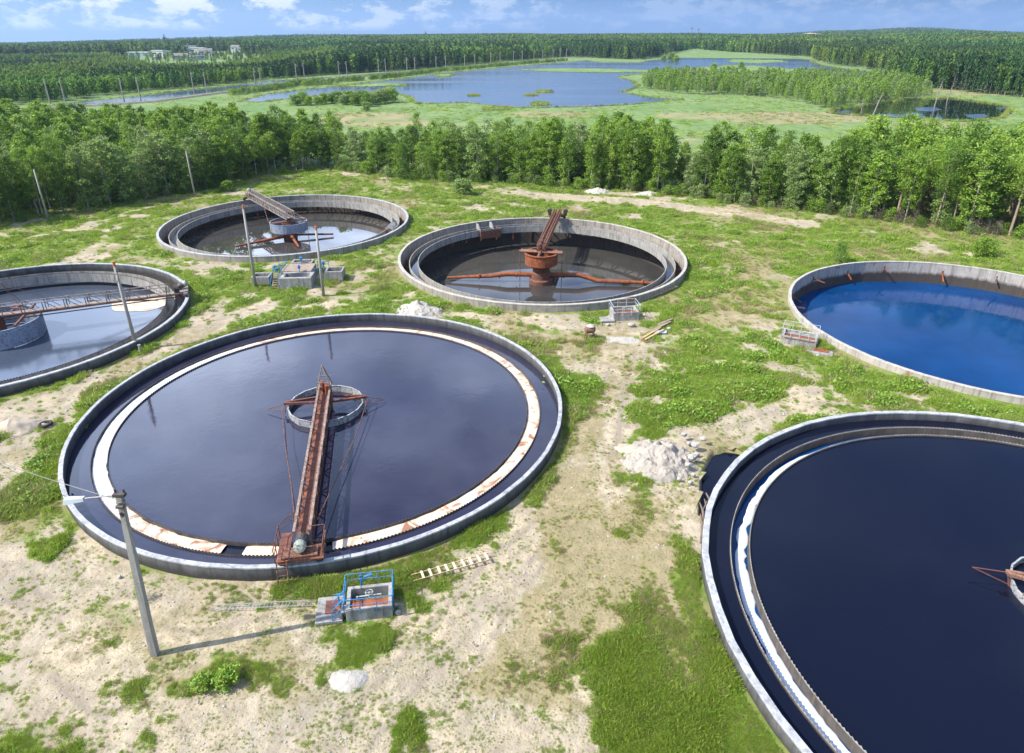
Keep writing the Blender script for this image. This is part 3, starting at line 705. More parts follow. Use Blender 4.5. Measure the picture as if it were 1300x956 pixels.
def carriage(root, x, w=2.3, z=1.0, mt='rust'):
    b = MB(); b.box((x, 0, z+.42), (.5, w, .32), bev=.03); b.box((x-.2, 0, z+.66), (.9, w*.8, .1)); b.build('end_carriage', M[mt], root)
    for s in (-1, 1):
        k = MB(); k.tube([(x-.09, s*w*.42, z+.24), (x+.09, s*w*.42, z+.24)], .24, 18); wh = k.build('wheel', M['black'], root)
        h = MB(); h.tube([(x-.11, s*w*.42, z+.24), (x+.11, s*w*.42, z+.24)], .10, 10); h.build('hub', M['rust'], wh)
def beams_cross(root, r, z, mat):
    b = MB()
    for dx in (-.35, .35): b.beam((dx*.2, -r-.2, z), (dx*1.6, 0, z+.05), .17, .2); b.beam((dx*1.6, 0, z+.05), (dx*.2, r+.2, z), .17, .2)
    return b.build('cross_beam', mat, root)
# --- A
cx, cy, RA = TANKS['A']
bA = thing('rotating_bridge', 'rust-brown walkway bridge of the front tank, with ladder and motors at the near rim', 'bridge', (-16.15, 51.25, 0), math.atan2(32.0-51.25, -12.75+16.15))
RL = math.hypot(32.0-51.25, -12.75+16.15)
b = MB()
for i in range(16):
    x0 = -.6 + i*1.2; b.box((x0+.6, 0, 1.55 + random.uniform(-.01, .01)), (1.17, .72, .04))
b.build('walkway', M['rust_deck'], bA)
for s in (-1, 1):
    b = MB(); b.beam((-1.2, s*.47, 2.05), (RL-1.0, s*.47, 2.05), .17, .17); b.build('top_chord', M['chord'], bA)
    b = MB(); b.beam((-1.0, s*.47, 1.0), (RL-.9, s*.47, 1.0), .13, .13)
    n = 15
    for i in range(n+1): b.beam((-1.0+i*1.2, s*.47, 1.0), (-1.0+i*1.2, s*.47, 2.0), .09)
    for i in range(n): b.beam((-1.0+i*1.2, s*.47, 1.0 if i % 2 else 2.0), (.2+i*1.2, s*.47, 2.0 if i % 2 else 1.0), .075)
    b.build('side_truss', M['rust'], bA)
b = MB()
for i in range(16): b.beam((-1.0+i*1.2, -.47, 1.0), (-1.0+i*1.2, .47, 1.0), .07); b.beam((-1.0+i*1.2, -.47, 1.46), (-1.0+i*1.2, .47, 1.46), .07)
b.beam((-1.0, -.4, 1.0), (17, -.4, 1.0), .05); b.beam((-1.0, .4, 1.0), (17, .4, 1.0), .05); b.beam((-1.0, -.4, 1.46), (17, -.4, 1.46), .05); b.beam((-1.0, .4, 1.46), (17, .4, 1.46), .05); b.build('cross_brace', M['rust'], bA)
ringpart(bA, 3.2, .10, .66, M['ring_pale'], 18, .05)
beams_cross(bA, 3.25, 1.0, M['rust_deck'])
b = MB(); b.tube([(0, 0, -4), (0, 0, 1.0)], .55, 16); b.box((0, 0, 1.1), (1.5, 1.3, .25)); b.build('centre_column', M['rust'], bA)
b = MB()
for (x, y) in ((-1.1, -.6), (-1.1, .6), (.2, -.6), (.2, .6)):
    b.tube([(x, y, 2.0), (-.55, 0, 4.1)], .045, 6)
b.beam((-1.1, -.6, 2.75), (-1.1, .6, 2.75), .06); b.beam((.2, -.6, 2.75), (.2, .6, 2.75), .06); b.build('mast', M['chord'], bA)
b = MB(); b.tube([(-.5, -.15, 1.6), (-.5, -.15, 2.6)], .16, 10); b.box((-.2, .3, 2.0), (.5, .4, .7), bev=.03); b.tube([(.3, .2, 1.6), (.3, .2, 2.5)], .1, 8); b.build('slip_ring_gear', M['rust_bright'], bA)
for s in (-1, 1):
    b = MB(); b.tube([(.3, s*3.6, .9), (6, s*2.7, .75), (12, s*(1.5), .9), (RL-3, s*.7, 1.3)], .035, 6); b.build('tie_rod', M['rust'], bA)
    b = MB(); b.tube([(0, s*3.4, .95), (-.3, s*5.0, .35)], .03, 5); b.tube([(.5, s*3.4, .6), (-.3, s*5.0, .35)], .03, 5); b.tube([(0, s*3.4, .95), (.5, s*3.4, .25)], .05, 5); b.build('skimmer_arm', M['rust'], bA)
carriage(bA, RL+.55, 2.6, .98)
motorset(bA, RL+.2, .05, 1.75)
b = MB(); b.box((RL-.4, -1.0, 1.5), (2.6, .7, .05)); b.box((RL+.3, 1.0, 1.5), (1.3, .8, .05)); b.build('side_platform', M['rust_deck'], bA)
for s, x0, x1, yy in ((-1, RL-2.4, RL+.95, -1.38), (1, RL-.9, RL+.95, 1.42)):
    b = MB()
    for z in (2.05, 2.5): b.tube([(x0, yy*.45 if s < 0 else yy, z), (x0+1.1, yy, z), (x1, yy, z)], .028, 6)
    for k in range(4): x = x0 + 1.1 + (x1-x0-1.1)*k/3; b.tube([(x, yy, 1.5), (x, yy, 2.5)], .028, 6)
    b.tube([(x0, yy*.45 if s < 0 else yy, 1.5), (x0, yy*.45 if s < 0 else yy, 2.5)], .028, 6)
    if s > 0: b.tube([(x0, yy, 2.5), (x0, .5, 2.5)], .028, 6); b.tube([(x1, yy, 2.5), (x1, .5, 2.5)], .028, 6)
    b.build('handrail', M['rust'], bA)
b = MB()
for y in (-1.32, -.72): b.tube([(RL+.95, y, 1.6), (RL+1.35, y, 0.25)], .035, 6)
for k in range(4): t = (k+.5)/4; b.tube([(RL+.95+.4*t, -1.32, 1.6-1.35*t), (RL+.95+.4*t, -.72, 1.6-1.35*t)], .03, 6)
b.build('ladder', M['rust'], bA)
# --- C
cC = TANKS['C']
bC = thing('rotating_bridge', 'rusty twin-girder bridge rising from the orange-rust drum to the far rim', 'bridge', (cC[0], cC[1], 0), R_(80))
for s in (-1, 1):
    b = MB(); y0 = s*.42
    for yy in (y0-.17, y0+.17):
        b.beam((-.8, yy, 2.3), (20.8, yy, 2.5), .12); b.beam((-.8, yy, 1.6), (20.8, yy, 1.7), .12)
    for i in range(20):
        x = -.8 + i*1.1; b.beam((x, y0-.17, 2.3), (x, y0+.17, 2.3), .09); b.beam((x, y0-.17, 2.3), (x, y0-.17, 1.6), .07); b.beam((x, y0+.17, 2.3), (x, y0+.17, 1.6), .07); b.beam((x, y0-.17, 2.32), (x+1.1, y0+.17, 2.34), .06)
        b.beam((x, y0+.17, 1.62), (x+1.1, y0+.17, 2.32), .06); b.beam((x, y0-.17, 1.62), (x+1.1, y0-.17, 2.32), .06)
    b.build('girder', M['rust'], bC)
b = MB(); b.box((10, 0, 1.7), (21, .45, .05)); b.build('walkway', M['rust_deck'], bC)
carriage(bC, 20.3, 2.8, 1.0)
for s in (-1, 1):
    b = MB(); b.tube([(19.9, s*1.35, 2.2), (20.7, s*1.35, 2.2)], .38, 12); b.tube([(20.3, s*1.35, 1.5), (20.3, s*1.35, 2.2)], .25, 8); b.build('drive_motor', M['motor'], bC)
b = MB(); b.lathe([(2.35, -.55), (2.35, 1.0), (2.5, 1.0), (2.5, 1.12), (2.2, 1.12), (2.2, .98), (2.27, .98), (2.27, -.5), (1.2, -1.0), (1.3, -1.15)], 36); b.build('drum', M['rust_bright'], bC)
b = MB(); b.lathe([(0, -3.9), (1.75, -3.9), (1.75, -2.9), (1.45, -2.75), (1.45, -1.9), (1.2, -1.7), (1.3, -1.1), (0, -1.1)], 24, closed=False); b.tube([(0, 0, -1.2), (0, 0, 1.4)], .4, 12); b.build('centre_column', M['rust'], bC)
b = MB(); b.tube([(-.6, -3.1, 1.3), (-.6, 3.1, 1.3)], .17, 10); b.tube([(.2, -3.0, 1.25), (.2, 3.0, 1.25)], .12, 10); b.build('cross_beam', M['rust_pale'], bC)
b = MB(); b.tube([(-.3, 0, 1.5), (-1.8, .2, .9), (-2.2, .25, .7)], .24, 10); b.box((0, 0, 1.75), (1.2, 1.0, .5), bev=.04); b.tube([(0, 0, 1.9), (0, 0, 2.9)], .25, 10); b.build('drive_head', M['rust'], bC)
for s in (-1, 1):
    b = MB(); b.tube([(-.5, s*3.05, 1.25), (-.5, s*3.05, -3.4)], .05, 6); b.build('hanger_rod', M['rust'], bC)
aC = R_(-80)
def loc(x, y, z):   # world-aligned offsets turned into the bridge's own axes
    return (x*math.cos(aC) - y*math.sin(aC), x*math.sin(aC) + y*math.cos(aC), z)
b = MB(); b.tube([loc(1.3, -.1, -2.3), loc(5.6, -.3, -2.25), loc(6.6, -.45, -2.5), loc(8.3, -.9, -2.95), loc(12, -1.2, -3.0), loc(16.2, -1.6, -3.05)], [.36, .36, .36, .3, .3, .2], 12)
for k in (9.2, 12.5, 14.5): b.tube([loc(k, -1.0-.1*(k-9)*.8, -3.0), loc(k+.15, -1.0-.1*(k-9)*.8, -3.0)], .38, 12)
b.build('suction_arm', M['rust_bright'], bC)
b = MB(); b.tube([loc(-1.3, .1, -2.3), loc(-5.0, .2, -2.25), loc(-7.5, .3, -2.6), loc(-13.8, .7, -3.0)], [.36, .36, .3, .16], 12)
for k in (3.5, 6.0, 9): b.tube([loc(-k, .2, -2.35-.05*(k-3)), loc(-k-.15, .2, -2.35-.05*(k-3))], .42, 12)
b.build('suction_arm', M['rust_bright'], bC)
# --- B
cB = TANKS['B']; dB = R_(127)
bB = thing('rotating_bridge', 'pale grey lattice bridge from the blue-grey ring to the far left rim, beside the wood', 'bridge', (cB[0], cB[1], 0), dB)
for s in (-1, 1):
    b = MB(); side_truss(b, -1.5, 19.9, s*.7, 1.55, 2.75, 1.1, .13, .08); b.build('side_truss', M['truss_grey'], bB)
b = MB(); b.box((9, 0, 1.62), (20, 1.0, .05))
for i in range(19): b.beam((-1.5+i*1.13, -.7, 2.75), (-.4+i*1.13, .7, 2.75), .07); b.beam((-1.5+i*1.13, -.7, 2.75), (-1.5+i*1.13, .7, 2.75), .07)
b.build('walkway', M['truss_grey'], bB)
carriage(bB, 19.7, 2.8, 1.0); motorset(bB, 19.6, 0, 2.3)
ringpart(bB, 3.05, -.55, .85, M['ring_blue'], 28)
b = MB(); b.tube([(0, 0, -4.6), (0, 0, .6)], 1.15, 18); b.tube([(0, 0, .6), (0, 0, 1.6)], .5, 12); b.build('centre_column', M['rust'], bB)
b = MB(); b.beam((0, -3.05, .95), (0, 3.05, .95), .25, .22); b.beam((-.5, -3.0, .95), (-.5, 3.0, .95), .2, .2); b.build('cross_beam', M['rust_pale'], bB)
def locB(x, y, z): return (x*math.cos(-dB) - y*math.sin(-dB), x*math.sin(-dB) + y*math.cos(-dB), z)
for i, (p, q) in enumerate((((-.8, -.9, -1.5), (-7.3, -5.6, -1.85)), ((.8, .2, -1.5), (6.9, 1.7, -1.8)), ((.5, -.9, -1.4), (3.2, -6.0, -1.85)))):
    b = MB(); b.tube([locB(*p), locB(*q)], .28 if i != 1 else .2, 10, .16); b.build('suction_arm', M['rust_bright'] if i != 1 else M['rust'], bB)
for s in (-1, 1):
    b = MB(); b.tube([(1, s*3.0, .9), (10, s*.8, 2.4)], .05, 6); b.build('tie_rod', M['rust'], bB)
    b = MB(); b.tube([(-.2, s*3.0, .9), (-.2, s*3.1, -2.4)], .05, 6); b.build('hanger_rod', M['rust'], bB)
# --- D
cD = TANKS['D']; gD = G(238, 369, 1.4); dD = math.atan2(gD[1]-cD[1], gD[0]-cD[0])
bD = thing('rotating_bridge', 'long thin grey-brown lattice walkway running to the right rim of the left edge tank', 'bridge', (cD[0], cD[1], 0), dD)
for s in (-1, 1):
    b = MB(); b.beam((-2, s*.5, 1.25), (19.9, s*.5, 1.25), .2, .16); b.beam((-2, s*.5, .75), (19.3, s*.5, .95), .1); b.build('girder', M['rust'], bD)
    b = MB(); b.tube([(-2, s*.55, 2.35), (17.6, s*.55, 2.35)], .06, 6)
    for i in range(10):
        x = -1.5 + i*2.1
        b.beam((x, s*.55, 1.25), (x, s*.55, 2.35), .09); b.beam((x+.28, s*.55, 1.25), (x+.28, s*.55, 2.35), .07)
        if i < 9: b.beam((x+.28, s*.55, 2.3), (x+1.5, s*.55, 1.3), .06)
    b.build('handrail', M['truss_grey'], bD)
b = MB(); b.box((9, 0, 1.36), (21, .85, .05)); b.build('walkway', M['truss_grey'], bD)
carriage(bD, 19.5, 2.6, .98, 'truss_grey'); motorset(bD, 19.3, .1, 1.9)
ringpart(bD, 4.3, -1.3, .75, M['ring_blue'], 30)
b = MB(); b.tube([(0, 0, -4), (0, 0, 1.0)], .7, 14); b.build('centre_column', M['rust'], bD)
b = MB(); b.beam((1.0, -4.2, .9), (-.8, 4.2, .9), .26, .2); b.beam((2.4, -3.4, .95), (3.4, 2.4, 1.3), .2); b.beam((-.5, -4.0, 1.0), (1.8, 3.9, 1.0), .2, .2); b.beam((4.1, .5, 1.0), (1.0, 1.5, 1.6), .22, .1); b.build('cross_beam', M['rust_deck'], bD)
b = MB()
for q in ((2.6, -.5, 2.4), (2.6, .5, 2.4), (.4, -.5, 2.4), (.4, .5, 2.4)): b.tube([q, (1.5, 0, 4.9)], .03, 5)
b.build('mast', M['rust'], bD)
b = MB(); b.tube([(1.5, 0, 4.9), (6, -.5, 2.35)], .02, 5); b.tube([(16, 2.6, -.2), (9.0, 1.3, 1.2)], .09, 6); b.build('tie_rod', M['rust'], bD)
# --- F
bF = thing('rotating_bridge', 'pale ring and rusty beams in the dark tank, cut by the right photo edge', 'bridge', (32.35, 29.1, 0), R_(-8))
ringpart(bF, 3.3, .1, .72, M['ring_pale'], 18, .05); 
b = MB()
for dy in (-.3, .3): b.beam((-3.5, dy*.3+.9, 1.15), (0, dy*1.6, 1.2), .2, .2); b.beam((0, dy*1.6, 1.2), (3.5, dy*.3-.9, 1.15), .2, .2)
b.build('cross_beam', M['rust_pale'], bF)
b = MB(); b.beam((-3.2, -.2, .6), (3.2, .3, .6), .12); b.tube([(-3.5, 1., 1.1), (-5.1, 1.4, .9)], .03, 5); b.tube([(-3.3, .8, .4), (-5.1, 1.4, .9)], .03, 5); b.tube([(-3.4, .9, 1.1), (-3.2, .7, .2)], .06, 6); b.build('skimmer_arm', M['rust_deck'], bF)
b = MB(); b.tube([(0, 0, -4), (0, 0, 1.2)], .55, 14); b.build('centre_column', M['rust'], bF)
for s in (-1, 1):
    b = MB(); side_truss(b, -1.0, 19.6, s*.47, 1.0, 2.05, 1.2, .13, .08); b.build('side_truss', M['rust'], bF)
b = MB(); b.box((9.3, 0, 1.55), (20.5, .75, .04)); b.build('walkway', M['rust_deck'], bF)
carriage(bF, 20.0, 2.6, 1.0)

# ------------------------------------------------------------------ poles
def pole(px, base_y, h, lean=(0, 0), label='', cap=None, r=.17, square=False, name='concrete_pole', z=0., mat='pole'):
    x, y = G(px, base_y); t = thing(name, label, 'pole', (x, y, z))
    b = MB(); top = (lean[0], lean[1], h)
    if square:
        for k in range(6):
            a = k/6; c = (k+1)/6; b.beam((lean[0]*a, lean[1]*a, h*a - (.6 if k == 0 else 0)), (lean[0]*c, lean[1]*c, h*c), 2*r*(1.12-.4*a), 2*r*(1.0-.3*a), up=(0, 1, 0))
    else: b.tube([(0, 0, -.6), (lean[0]*.5, lean[1]*.5, h*.5), top], [r*1.15, r, r*.78], 10)
    b.build('shaft', M[mat], t, smooth=not square)
    if cap:
        c = MB(); c.tube([top, (top[0], top[1], h+.5)], r*.8, 8); c.build('cap', M['orange'], t)
    return t
L = pole(196, 829, 10.25, (.62, 0), 'leaning concrete lamp pole beside the front tank, the only one with a street lamp', None, .16, True, 'lamp_pole')
b = MB(); b.tube([(.6, 0, 10.15), (.1, -.02, 10.25), (-.9, -.05, 10.15), (-1.15, -.05, 10.1)], .035, 6); b.build('lamp_arm', M['wire'], L)
b = MB(); b.add([(-1.05, -.15, 10.02), (-1.05, .07, 10.02), (-1.05, .05, 10.2), (-1.05, -.12, 10.2), (-2.0, -.24, 9.86), (-2.0, .16, 9.86), (-1.95, .1, 10.12), (-1.95, -.18, 10.12)], [(0, 1, 2, 3), (4, 7, 6, 5), (0, 4, 5, 1), (1, 5, 6, 2), (2, 6, 7, 3), (3, 7, 4, 0)]); b.build('lamp_head', M['lamp'], L)
b = MB(); b.box((.62, 0, 10.3), (.55, .25, .16)); b.tube([(.45, -.2, 9.75), (.8, -.2, 9.75)], .09, 8); b.tube([(.4, .1, 10.3), (.4, .1, 10.55)], .05, 6); b.tube([(.8, .1, 10.3), (.8, .1, 10.55)], .05, 6); b.tube([(.55, -.2, 9.4), (.65, -.22, 9.2)], .07, 6); b.build('insulator_bracket', M['cable'], L)
b = MB(); b.tube([(.61, 0, 9.62), (.61, 0, 9.72)], .2, 10); b.tube([(.6, 0, 9.9), (.6, 0, 9.98)], .2, 10); b.build('clamp_band', M['wire'], L)
P1 = pole(174, 443, 9.0, (-.15, 0), 'concrete pole with an orange tip between the left edge tank and the front tank', True)
b = MB(); b.tube([(-.1, -.2, 8.3), (-.35, -.4, 7.6), (-.1, -.45, 7.2), (.1, -.25, 7.9)], .03, 5); b.box((-.1, 0, 8.5), (.5, .2, .12)); b.build('cable_loop', M['cable'], P1)
x, y = G(179, 449); b = MB(); b.tube([(x, y, -.2), (x, y, .95)], .12, 10); b.tube([(x, y, .95), (x, y, 1.0)], .16, 10); o = b.build('short_post', M['block']); tag(o, 'short concrete stub post at the foot of the pole between the two left tanks', 'post')
pole(325, 365, 10.2, (.05, 0), 'concrete pole with an orange tip, at the left side of the valve station', True)
pole(411, 376, 8.4, (.05, 0), 'concrete pole with an orange tip standing at the right side of the valve station', True)
pole(248, 250, 8.9, (-.1, 0), 'tall bare pole at the wood edge behind the far left rim', None, .15)
pole(62, 281, 8.9, (.0, 0), 'grey pole in front of the trees near the left edge of the photo', None, .15)
# service wire drooping from the lamp pole to the left
x0, y0 = G(196, 829); A0 = Vector((x0+.5, y0, 10.0)); B0 = Vector((-58, 52, 3.0)); b = MB(); pts = []
for i in range(25):
    t = i/24; p = A0.lerp(B0, t); p.z -= 1.6*math.sin(PI*t); pts.append(p)
b.tube(pts, .02, 4); tag(b.build('overhead_wire', M['wire']), 'thin pale wire drooping left from the top of the lamp pole', 'wire')

# ------------------------------------------------------------------ valve chambers, ladders, planks
def rail(root, pts, mat, h=.95, r=.03, mid=True, z=0.):
    b = MB()
    for (a, c) in zip(pts[:-1], pts[1:]):
        b.tube([(a[0], a[1], z+h), (c[0], c[1], z+h)], r, 6)
        if mid: b.tube([(a[0], a[1], z+h*.5), (c[0], c[1], z+h*.5)], r*.8, 6)
        n = max(1, round(math.dist(a, c)/1.0))
        for i in range(n+1): t = i/n; b.tube([(a[0]+(c[0]-a[0])*t, a[1]+(c[1]-a[1])*t, z-.3), (a[0]+(c[0]-a[0])*t, a[1]+(c[1]-a[1])*t, z+h)], r, 6)
    return b.build('handrail', mat, root)
def chamber(x, y, w, d, h, rz, railmat, label, slab=None, steps=None, plates=1., back=True):
    t = thing('valve_chamber', label, 'concrete box', (x, y, 0), rz)
    b = MB(); k = .22
    for c, s in (((0, -d/2+k/2, h/2-.3), (w, k, h+.6)), ((0, d/2-k/2, h/2-.3), (w, k, h+.6)), ((-w/2+k/2, 0, h/2-.3), (k, d-2*k, h+.6)), ((w/2-k/2, 0, h/2-.3), (k, d-2*k, h+.6))): b.box(c, s, bev=.02)
    b.box((0, 0, -.9), (w-.05, d-.05, .2)); b.build('walls', M['block'], t)
    b = MB(); b.box((0, -d/2+k+.27, h-.16), (w-2*k-.02, .5*plates, .05)); b.build('cover_plate', M['rust_bright'] if plates > 1.2 else M['rust_deck'], t)
    b = MB(); b.tube([(-w*.28, .0, -.6), (-w*.28, 0, h+.05), (w*.25, 0, h+.1), (w*.25, 0, -.6)], .045, 6); b.tube([(0, 0, -.7), (0, 0, h+.3)], .06, 8); b.tube([(-w*.28, .0, h*.4), (w*.25, 0, h*.42)], .04, 6)
    for i in range(8): a = 2*PI*i/8; a2 = 2*PI*(i+1)/8; b.tube([(.22*math.cos(a), .22*math.sin(a), h+.3), (.22*math.cos(a2), .22*math.sin(a2), h+.3)], .02, 5)
    b.tube([(-.22, 0, h+.3), (.22, 0, h+.3)], .02, 5); b.build('gate_frame', M['alu'], t)
    e = .06
    for_rail = .024
    pts = [(-w/2-e, -d/2-e), (w/2+e, -d/2-e), (w/2+e, d/2+e), (-w/2-e, d/2+e)] + ([(-w/2-e, -d/2-e)] if back else [])
    rail(t, pts, railmat, .85, for_rail, True, h)
    if slab:
        sx, sy, sw, sd, sm = slab; b = MB(); b.box((sx, sy, .08), (sw, sd, .2), bev=.02); b.build('slab', M['block'], t)
        if sm: b = MB(); b.box((sx+.15, sy+.1, .22), (sw*.55, sd*.5, .05)); b.build('hatch_plate', M[sm], t)
    if steps:
        b = MB()
        for i in range(3): b.box((-w/2-.15-.22*i, -d/2+.35, h-.2-.25*i), (.24, .6, .05))
        b.build('steps', M['block'], t)
        b = MB()
        for yy in (-d/2+.02, -d/2+.68):
            b.tube([(-w/2-.05, yy, h+.85), (-w/2-.75, yy, .85)], .03, 6); b.tube([(-w/2-.05, yy, h+.42), (-w/2-.75, yy, .42)], .025, 6); b.tube([(-w/2-.75, yy, -.1), (-w/2-.75, yy, .85)], .03, 6)
        b.build('stair_rail', railmat, t)
    return t
c1 = chamber(-8.1, 29.0, 2.55, 1.85, .8, R_(8.3), M['blue'], 'concrete box with bright blue railings between the front tank and the sand track', (-2.25, .0, 1.5, 1.9, 'rust_deck'), True, 1.5)
b = MB(); b.tube([(-1.75, .2, 0), (-1.75, .2, 1.0)], .05, 8); b.tube([(-2.0, .2, 1.0), (-1.5, .2, 1.0)], .04, 8); b.tube([(-.55, 1.25, 0), (-.55, 1.25, 1.25)], .05, 8); b.tube([(-.35, 1.25, 1.1), (.1, 1.3, 1.2)], .07, 6); b.build('valve_stem', M['blue'], c1)
g = G(792, 402); c2 = chamber(g[0], g[1], 3.0, 2.1, .9, R_(6), M['white_rail'], 'concrete box with rusty plates and pale blue rails near the orange-rust drum tank', (-2.2, -.8, 1.6, 1.3, None), False, 1.6, True)
g = G(1014, 435); c3 = chamber(g[0], g[1], 3.4, 2.2, .95, R_(-26), M['white_rail'], 'pale concrete box with leaning white rails in the grass beside the blue water basin', (2.1, -1.6, 2.6, 1.5, 'rust_bright'), False, 2.2, True)
# small water-works station with brick-paved platform
g = G(378, 361); t = thing('valve_station', 'small concrete station with blue handwheels and a paved platform between two poles', 'concrete station', (g[0], g[1], 0), R_(3))
def openbox(name, c, w, d, h, mat, k=.25):
    b = MB(); x, y = c
    for cc, s in (((x, y-d/2+k/2, h/2-.2), (w, k, h+.4)), ((x, y+d/2-k/2, h/2-.2), (w, k, h+.4)), ((x-w/2+k/2, y, h/2-.2), (k, d-2*k, h+.4)), ((x+w/2-k/2, y, h/2-.2), (k, d-2*k, h+.4))): b.box(cc, s, bev=.03)
    b.box((x, y, .1), (w-.02, d-.02, .1)); return b.build(name, M[mat], t)
openbox('front_basin', (.25, -.6), 4.0, 2.6, 1.5, 'block', .5); openbox('side_basin', (-4.6, .6), 2.3, 1.9, 1.2, 'block'); openbox('side_basin', (4.6, 1.8), 2.3, 2.2, 1.4, 'block'); openbox('rear_basin', (-.2, 4.7), 2.8, 1.6, 1.7, 'block')
b = MB(); b.box((-.2, 2.3, .8), (3.9, 3.1, 1.6), bev=.03); b.build('platform', sandmat('broken_paving', (.40, .31, .24), (.28, .22, .18), (.45, .42, .38), 1.2), t)
for x, y, z in ((.3, .55, 1.6), (-.2, 3.9, 1.7), (-2.9, 1.6, 1.0), (2.9, 3.0, 1.3), (-3.4, 2.6, 1.0)):
    b = MB(); b.tube([(x, y, z-.4), (x, y, z+.9)], .06, 6); b.tube([(x, y, z+.35), (x, y, z+.75)], [.12, .22], 10); b.build('hand_wheel', M['blue'], t)
rail(t, [(-2.1, .9), (-2.1, 3.9), (-3.2, 3.9)], M['blue'], .9, .035, True, 1.0); rail(t, [(2.0, .8), (3.4, 1.4)], M['blue'], .5, .04, True, 1.3); rail(t, [(1.9, 3.9), (3.4, 3.9)], M['blue'], .9, .035, True, 1.0)
b = MB()
for i in range(7): b.box((-2.45, .4 - .33*i, 1.4 - .2*i), (.8, .3, .06))
for s in (-.42, .42): b.beam((-2.45+s, .6, 1.45), (-2.45+s, -1.7, .1), .08)
b.build('stairs', M['wood_old'], t)
b = MB()
for s in (-.5, .5): b.tube([(-2.45+s, .6, 2.3), (-2.45+s, -1.7, .95)], .04, 6); b.tube([(-2.45+s, -1.7, 0), (-2.45+s, -1.7, .95)], .04, 6); b.tube([(-2.45+s, -.5, .5), (-2.45+s, -.5, 1.65)], .04, 6)
b.build('stair_rail', M['blue'], t)
def ladder(a, c, w, n, name, label, rm, sm, rr=.035, flat=True, z=.16, over=.0):
    a = Vector((a[0], a[1], z)); c = Vector((c[0], c[1], z)); d = (c-a); L_ = d.length; root = thing(name, label, 'ladder', a, math.atan2(d.y, d.x))
    for s in (-1, 1):
        b = MB(); b.beam((0, s*w/2, 0), (L_, s*w/2, .03*s), rr*1.2, rr*2); b.build('side_rail', M[sm], root)
    for i in range(n):
        x = L_*(.12 + .83*i/(n-1)) + random.uniform(-.03, .03); b = MB()
        if flat: b.box((x, 0, .05), (.14, w+.12, .035), rz=random.uniform(-.05, .05))
        else: b.tube([(x, -w/2, 0), (x, w/2, 0)], .014, 5)
        b.build('rung', M[rm], root)
ladder(G(524, 738), G(622, 710), .52, 9, 'wooden_ladder', 'fresh wooden ladder lying flat in the grass beside the blue-railed box', 'wood_light', 'wood', .035, True, .26)
ladder(G(268, 773), G(398, 767), .32, 24, 'steel_ladder', 'thin grey metal ladder lying on the sand left of the blue-railed box', 'alu', 'alu', .02, False, .12)
ladder(G(825, 379), G(857, 366), .6, 8, 'wooden_ladder', 'short wooden ladder leaning low at the wall of the tank with the orange-rust drum', 'wood', 'wood', .05, True, .35)
for i, (p, q, w) in enumerate((((816, 430), (838, 417), .3), ((826, 422), (851, 410), .32), ((819, 433), (842, 421), .22), ((836, 414), (853, 408), .25))):
    A_, C_ = G(*p), G(*q); b = MB(); b.beam((A_[0], A_[1], .12+.04*i), (C_[0], C_[1], .16+.05*i), w, .06)
    tag(b.build('plank', M['wood_old'] if i % 2 else M['wood']), ['short fresh plank at the lower left end of the plank pile on the sand', 'grey plank on top of the plank pile on the sand', 'narrow fresh plank lowest in the plank pile', 'small grey plank at the far right end of the plank pile'][i], 'plank', 'planks lying on the sand')
g = G(838, 422); b = MB(); b.add([(g[0]-.7, g[1]-.4, .07), (g[0]+.6, g[1]-.35, .07), (g[0]+.8, g[1]+.3, .1), (g[0]-.5, g[1]+.35, .09), (g[0]-.7, g[1]-.4, .04), (g[0]+.6, g[1]-.35, .04), (g[0]+.8, g[1]+.3, .07), (g[0]-.5, g[1]+.35, .06)], [(0, 1, 2, 3), (7, 6, 5, 4), (0, 4, 5, 1), (1, 5, 6, 2), (2, 6, 7, 3), (3, 7, 4, 0)]); tag(b.build('sheet_scrap', simple('pale_blue_sheet', (.45, .55, .68), (.35, .45, .6))), 'pale blue sheet scrap lying under the plank pile', 'sheet')
g = G(58.5, 541); b = MB(); n = 28
for i in range(n):
    a = 2*PI*i/n; a2 = 2*PI*(i+1)/n; b.tube([(.42*math.cos(a), .42*math.sin(a), .14), (.42*math.cos(a2), .42*math.sin(a2), .14)], .13, 8, cap=False)
o = b.build('tyre', M['black'], None, smooth=True, loc=(g[0], g[1], .05)); tag(o, 'black tyre lying on the sand beside the beige sand heap at the left', 'tyre')
# small rusty drum on legs
g = G(749, 429); t = thing('drum_on_legs', 'small rusty drum with a painted-on sunlit top standing on thin legs on the white sand', 'metal drum', (g[0], g[1], 0), R_(8))
b = MB(); b.tube([(-.62, 0, .95), (-.5, 0, .97), (.3, 0, 1.05), (.5, 0, 1.05)], [.26, .40, .44, .3], 14); b.build('drum_body', M['rust_pale'], t)
b = MB(); b.lathe([(.0, 0), (.42, 0), (.46, .08), (.3, .2), (0, .25)], 16, closed=False, c=(0, 0, 1.32)); b.build('sunlit_top', M['heap_white'], t)  # pale cap stands in for sunlight on the drum's upper side
for x, y in ((-.45, -.3), (-.45, .3), (.4, -.3), (.4, .3)):
    b = MB(); b.beam((x*.8, y*.7, .8), (x*1.1, y, -.05), .07); b.build('leg', M['rust'], t)

